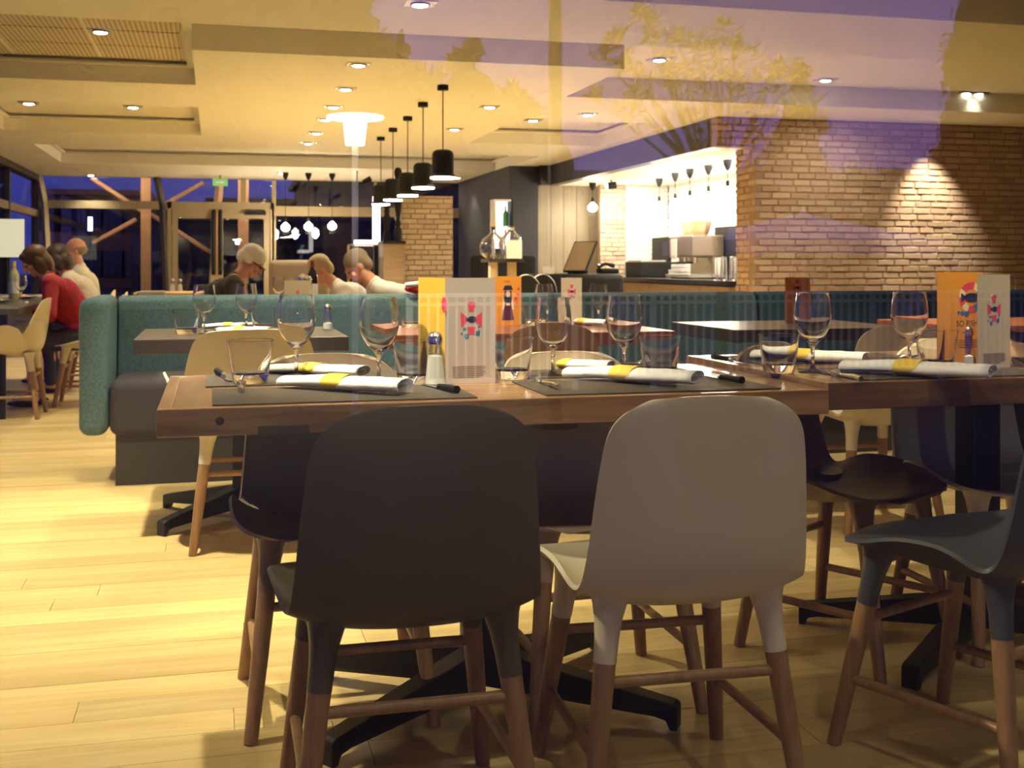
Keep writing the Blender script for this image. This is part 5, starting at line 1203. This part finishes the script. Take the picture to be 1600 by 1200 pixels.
# garden lamp
p = mir(555, 183, 8.0)
t = thing('garden_lamp', 'garden lamp with a flat white disc top, reflected in the window above the diners', 'lamp', (p[0], p[1], 0)); HL = p[2]
GLOW = emis('garden_lamp_glow', (1, .95, .75), 130)
obj('post', MB().tube([(0, 0, 0), (0, 0, HL - .19)], .022, 12), t, mat=WHITE); obj('disc_top', MB().lathe([(.0005, .02), (.10, .018), (.19, .004), (.195, -.003), (.19, -.008), (.06, -.012), (.0005, -.012)], 32), t, (0, 0, HL), mat=GLOW); obj('lantern', MB().lathe([(.075, -.012), (.078, -.06), (.062, -.19), (.0005, -.19)], 24), t, (0, 0, HL), mat=GLOW)
# parasol
a = mir(1255, 318, 17); e = mir(1450, 378, 17); e2 = mir(1255, 378, 17)
t = thing('parasol', 'large pale parasol reflected on the brick wall', 'parasol', (a[0], a[1], 0)); RR = abs(e[0] - a[0]); zt, ze = a[2], e2[2]
CAN = mat('parasol_cloth', (.72, .68, .74), .8)
cp = MB(); n = 8; P = [(0, 0, zt)] + [(RR * f * math.cos(q), RR * f * math.sin(q), zt - .14 - (zt - .14 - ze) * f ** .85) for f in (.03, .35, .7, 1.0) for q in [2 * math.pi * i / n + .2 for i in range(n)]]
P += [(RR * math.cos(q), RR * math.sin(q), ze - .22) for q in [2 * math.pi * i / n + .2 for i in range(n)]]
cp.add(P, [(0, 1 + i, 1 + (i + 1) % n) for i in range(n)] + [(1 + r * n + i, 1 + r * n + (i + 1) % n, 1 + (r + 1) * n + (i + 1) % n, 1 + (r + 1) * n + i) for r in range(4) for i in range(n)])
o = obj('canopy', cp, t, mat=CAN); m_ = o.modifiers.new('thickness', 'SOLIDIFY'); m_.thickness = .01
obj('pole', MB().tube([(0, 0, .06), (0, 0, zt - .05)], .035, 10), t, mat=DULLSTEEL); obj('base', MB().box(-.5, .5, -.5, .5, 0, .06), t, mat=GROUND)
for i in range(n):
    q = 2 * math.pi * i / n + .2; obj('rib', MB().tube([(0, 0, zt - .2), (RR * math.cos(q) * .97, RR * math.sin(q) * .97, ze - .02)], .014, 6), t, mat=DULLSTEEL)
RAIL = mat('weathered_white_rail', (.52, .52, .52), .6)
# white balustrade
yv = 9.0; zt = mir(900, 457, yv)[2]; xa, xb = mir(640, 460, yv)[0], mir(1750, 460, yv)[0]; yy = 2 * YP - yv
t = thing('balustrade', 'white terrace railing with close balusters, reflected across the banquettes', 'railing', ((xa + xb) / 2, yy, 0)); h = (xb - xa) / 2
obj('top_rail', MB().box(-h, h, -.03, .03, zt - .03, zt), t, mat=RAIL); obj('middle_rail', MB().box(-h, h, -.02, .02, zt - .10, zt - .075), t, mat=RAIL); obj('bottom_rail', MB().box(-h, h, -.02, .02, .08, .12), t, mat=RAIL)
nb = int(2 * h / .075)
for i in range(nb + 1):
    x_ = -h + i * 2 * h / nb; wd_ = .026 if i % 9 == 0 else .008
    obj('baluster', MB().box(x_ - wd_, x_ + wd_, -.012, .012, .0 if i % 9 == 0 else .10, zt - .03), t, mat=RAIL)
# dark trees and a house across the street
def tree(label, u, v_top, yv, blobs, rn, nleaf=2600, ls=.5, name='street_tree'):
    p = mir(u, v_top, yv); t = thing(name, label, 'tree', (p[0], p[1], 0), 0, 'dark trees across the street'); cs_ = []
    core = MB()
    for (bu, bv, r) in blobs:
        q = mir(bu, bv, yv); rel_ = (q[0] - p[0], q[1] - p[1], q[2]); cs_.append((rel_, (r * yv / FPX, r * yv / FPX * .7, r * yv / FPX))); k = r * yv / FPX * .86; core.ell(rel_, (k, k * .7, k), 14, 10)
    obj('foliage', leaf_cloud(cs_, nleaf, ls, ls * .22, rn), t, kind='stuff', mat=LEAF_DK); obj('inner_crown', core, t, kind='stuff', mat=LEAF_DK)
    top = max(c[0][2] for c in cs_); obj('trunk', MB().tube([(0, 0, -.03), (.1, 0, top * .5), (0, 0, top)], [.3, .22, .08], 10), t, mat=BARK)
    return t
rn = random.Random(5)
tree('broad dark tree reflected over the left half of the ceiling', 200, 100, 20, [(60, 60, 130), (200, 40, 140), (330, 40, 120), (420, 70, 95), (480, 30, 60), (120, 220, 140), (280, 200, 140), (420, 190, 120), (500, 130, 70), (560, 90, 60), (610, 95, 26), (545, 20, 25), (540, 200, 110), (620, 190, 70), (640, 250, 110), (-60, 150, 160), (100, 380, 140), (300, 360, 150), (480, 350, 150), (655, 150, 45)], rn, 6500, .30)
tree('dark tree reflected behind the black pendants', 735, 100, 24, [(640, 330, 90), (720, 350, 100), (620, 410, 90), (690, 420, 100), (800, 400, 100), (735, 150, 50), (715, 95, 16), (738, 78, 10), (700, 180, 60), (780, 190, 50), (800, 150, 22), (815, 180, 40), (760, 250, 100), (850, 260, 60), (690, 250, 80), (842, 215, 35), (780, 330, 110)], rn, 3200, .22)
tree('tall dark conifer reflected at the right edge above the brick wall', 1560, 0, 27, [(1600, -60, 120), (1570, 40, 110), (1545, 100, 100), (1560, 160, 105), (1530, 200, 85), (1600, 230, 130), (1680, 60, 190), (1680, 200, 190), (1520, 262, 90), (1620, 340, 160)], rn, 5200, .22)
tree('small dark conifer reflected beside the olive leaves', 1255, 110, 26, [(1252, 112, 12), (1252, 140, 20), (1250, 175, 32), (1245, 215, 48), (1240, 250, 60), (1250, 290, 70)], rn, 1500, .16)
tree('low dark shrubs reflected across the upper bricks', 1380, 300, 30, [(1340, 310, 62), (1400, 315, 68), (1460, 312, 66), (1300, 330, 80), (1200, 330, 90), (1100, 340, 90), (1000, 350, 90), (920, 360, 90), (1400, 400, 110), (1200, 410, 110), (1000, 420, 110)], rn, 5200, .20)
p0, p1_ = mir(800, 265, 38), mir(1620, 265, 38)
t = thing('house', 'dark house across the street, reflected behind the bar', 'building', ((p0[0] + p1_[0]) / 2, p0[1], 0)); h = (p1_[0] - p0[0]) / 2; zz = mir(1200, 300, 38)[2]
HW = mat('house_render', (.05, .042, .035), .9)
obj('wall', MB().box(-h, h, -6, 0, -.03, zz), t, mat=HW); obj('roof', MB().add([(-h - .3, .4, zz), (h + .3, .4, zz), (h + .3, -6.4, zz), (-h - .3, -6.4, zz), (-h + 1.5, -3, zz + .9), (h - 1.5, -3, zz + .9)], [(0, 1, 5, 4), (1, 2, 5), (2, 3, 4, 5), (3, 0, 4), (0, 3, 2, 1)]), t, mat=mat('roof_slate', (.05, .045, .05), .8))
for i in range(8): obj('window', MB().box(-h + 1 + i * (2 * h - 2) / 7.4, -h + 1.9 + i * (2 * h - 2) / 7.4, -.02, .05, .8, 2.0), t, mat=mat('night_window', (.02, .02, .03), .1))

# canopy added above the picture, unseen, to keep sky light off the foreground
t = thing('sky_shade', 'dark fabric canopy added to keep sky light off the foreground, unseen above the picture', 'sky_shade', (1.0, .70, 2.72))
CANV = mat('sky_shade_canvas', (.16, .10, .05), .85)
obj('canopy', MB().add([(-4.6, 0, 0), (4.6, 0, 0), (4.6, -3.7, -.28), (-4.6, -3.7, -.28), (-4.6, 0, .03), (4.6, 0, .03), (4.6, -3.7, -.25), (-4.6, -3.7, -.25)], [(0, 1, 2, 3), (4, 7, 6, 5), (0, 4, 5, 1), (1, 5, 6, 2), (2, 6, 7, 3), (3, 7, 4, 0)]), t, mat=CANV)
obj('front_bar', MB().tube([(-4.6, -3.7, -.27), (4.6, -3.7, -.27)], .03, 8), t, mat=DULLSTEEL)
for x_ in (-4.4, 0, 4.4): obj('arm', MB().tube([(x_, 0, -.15), (x_ + .3, -1.8, -.25), (x_, -3.68, -.29)], .02, 8), t, mat=DULLSTEEL)
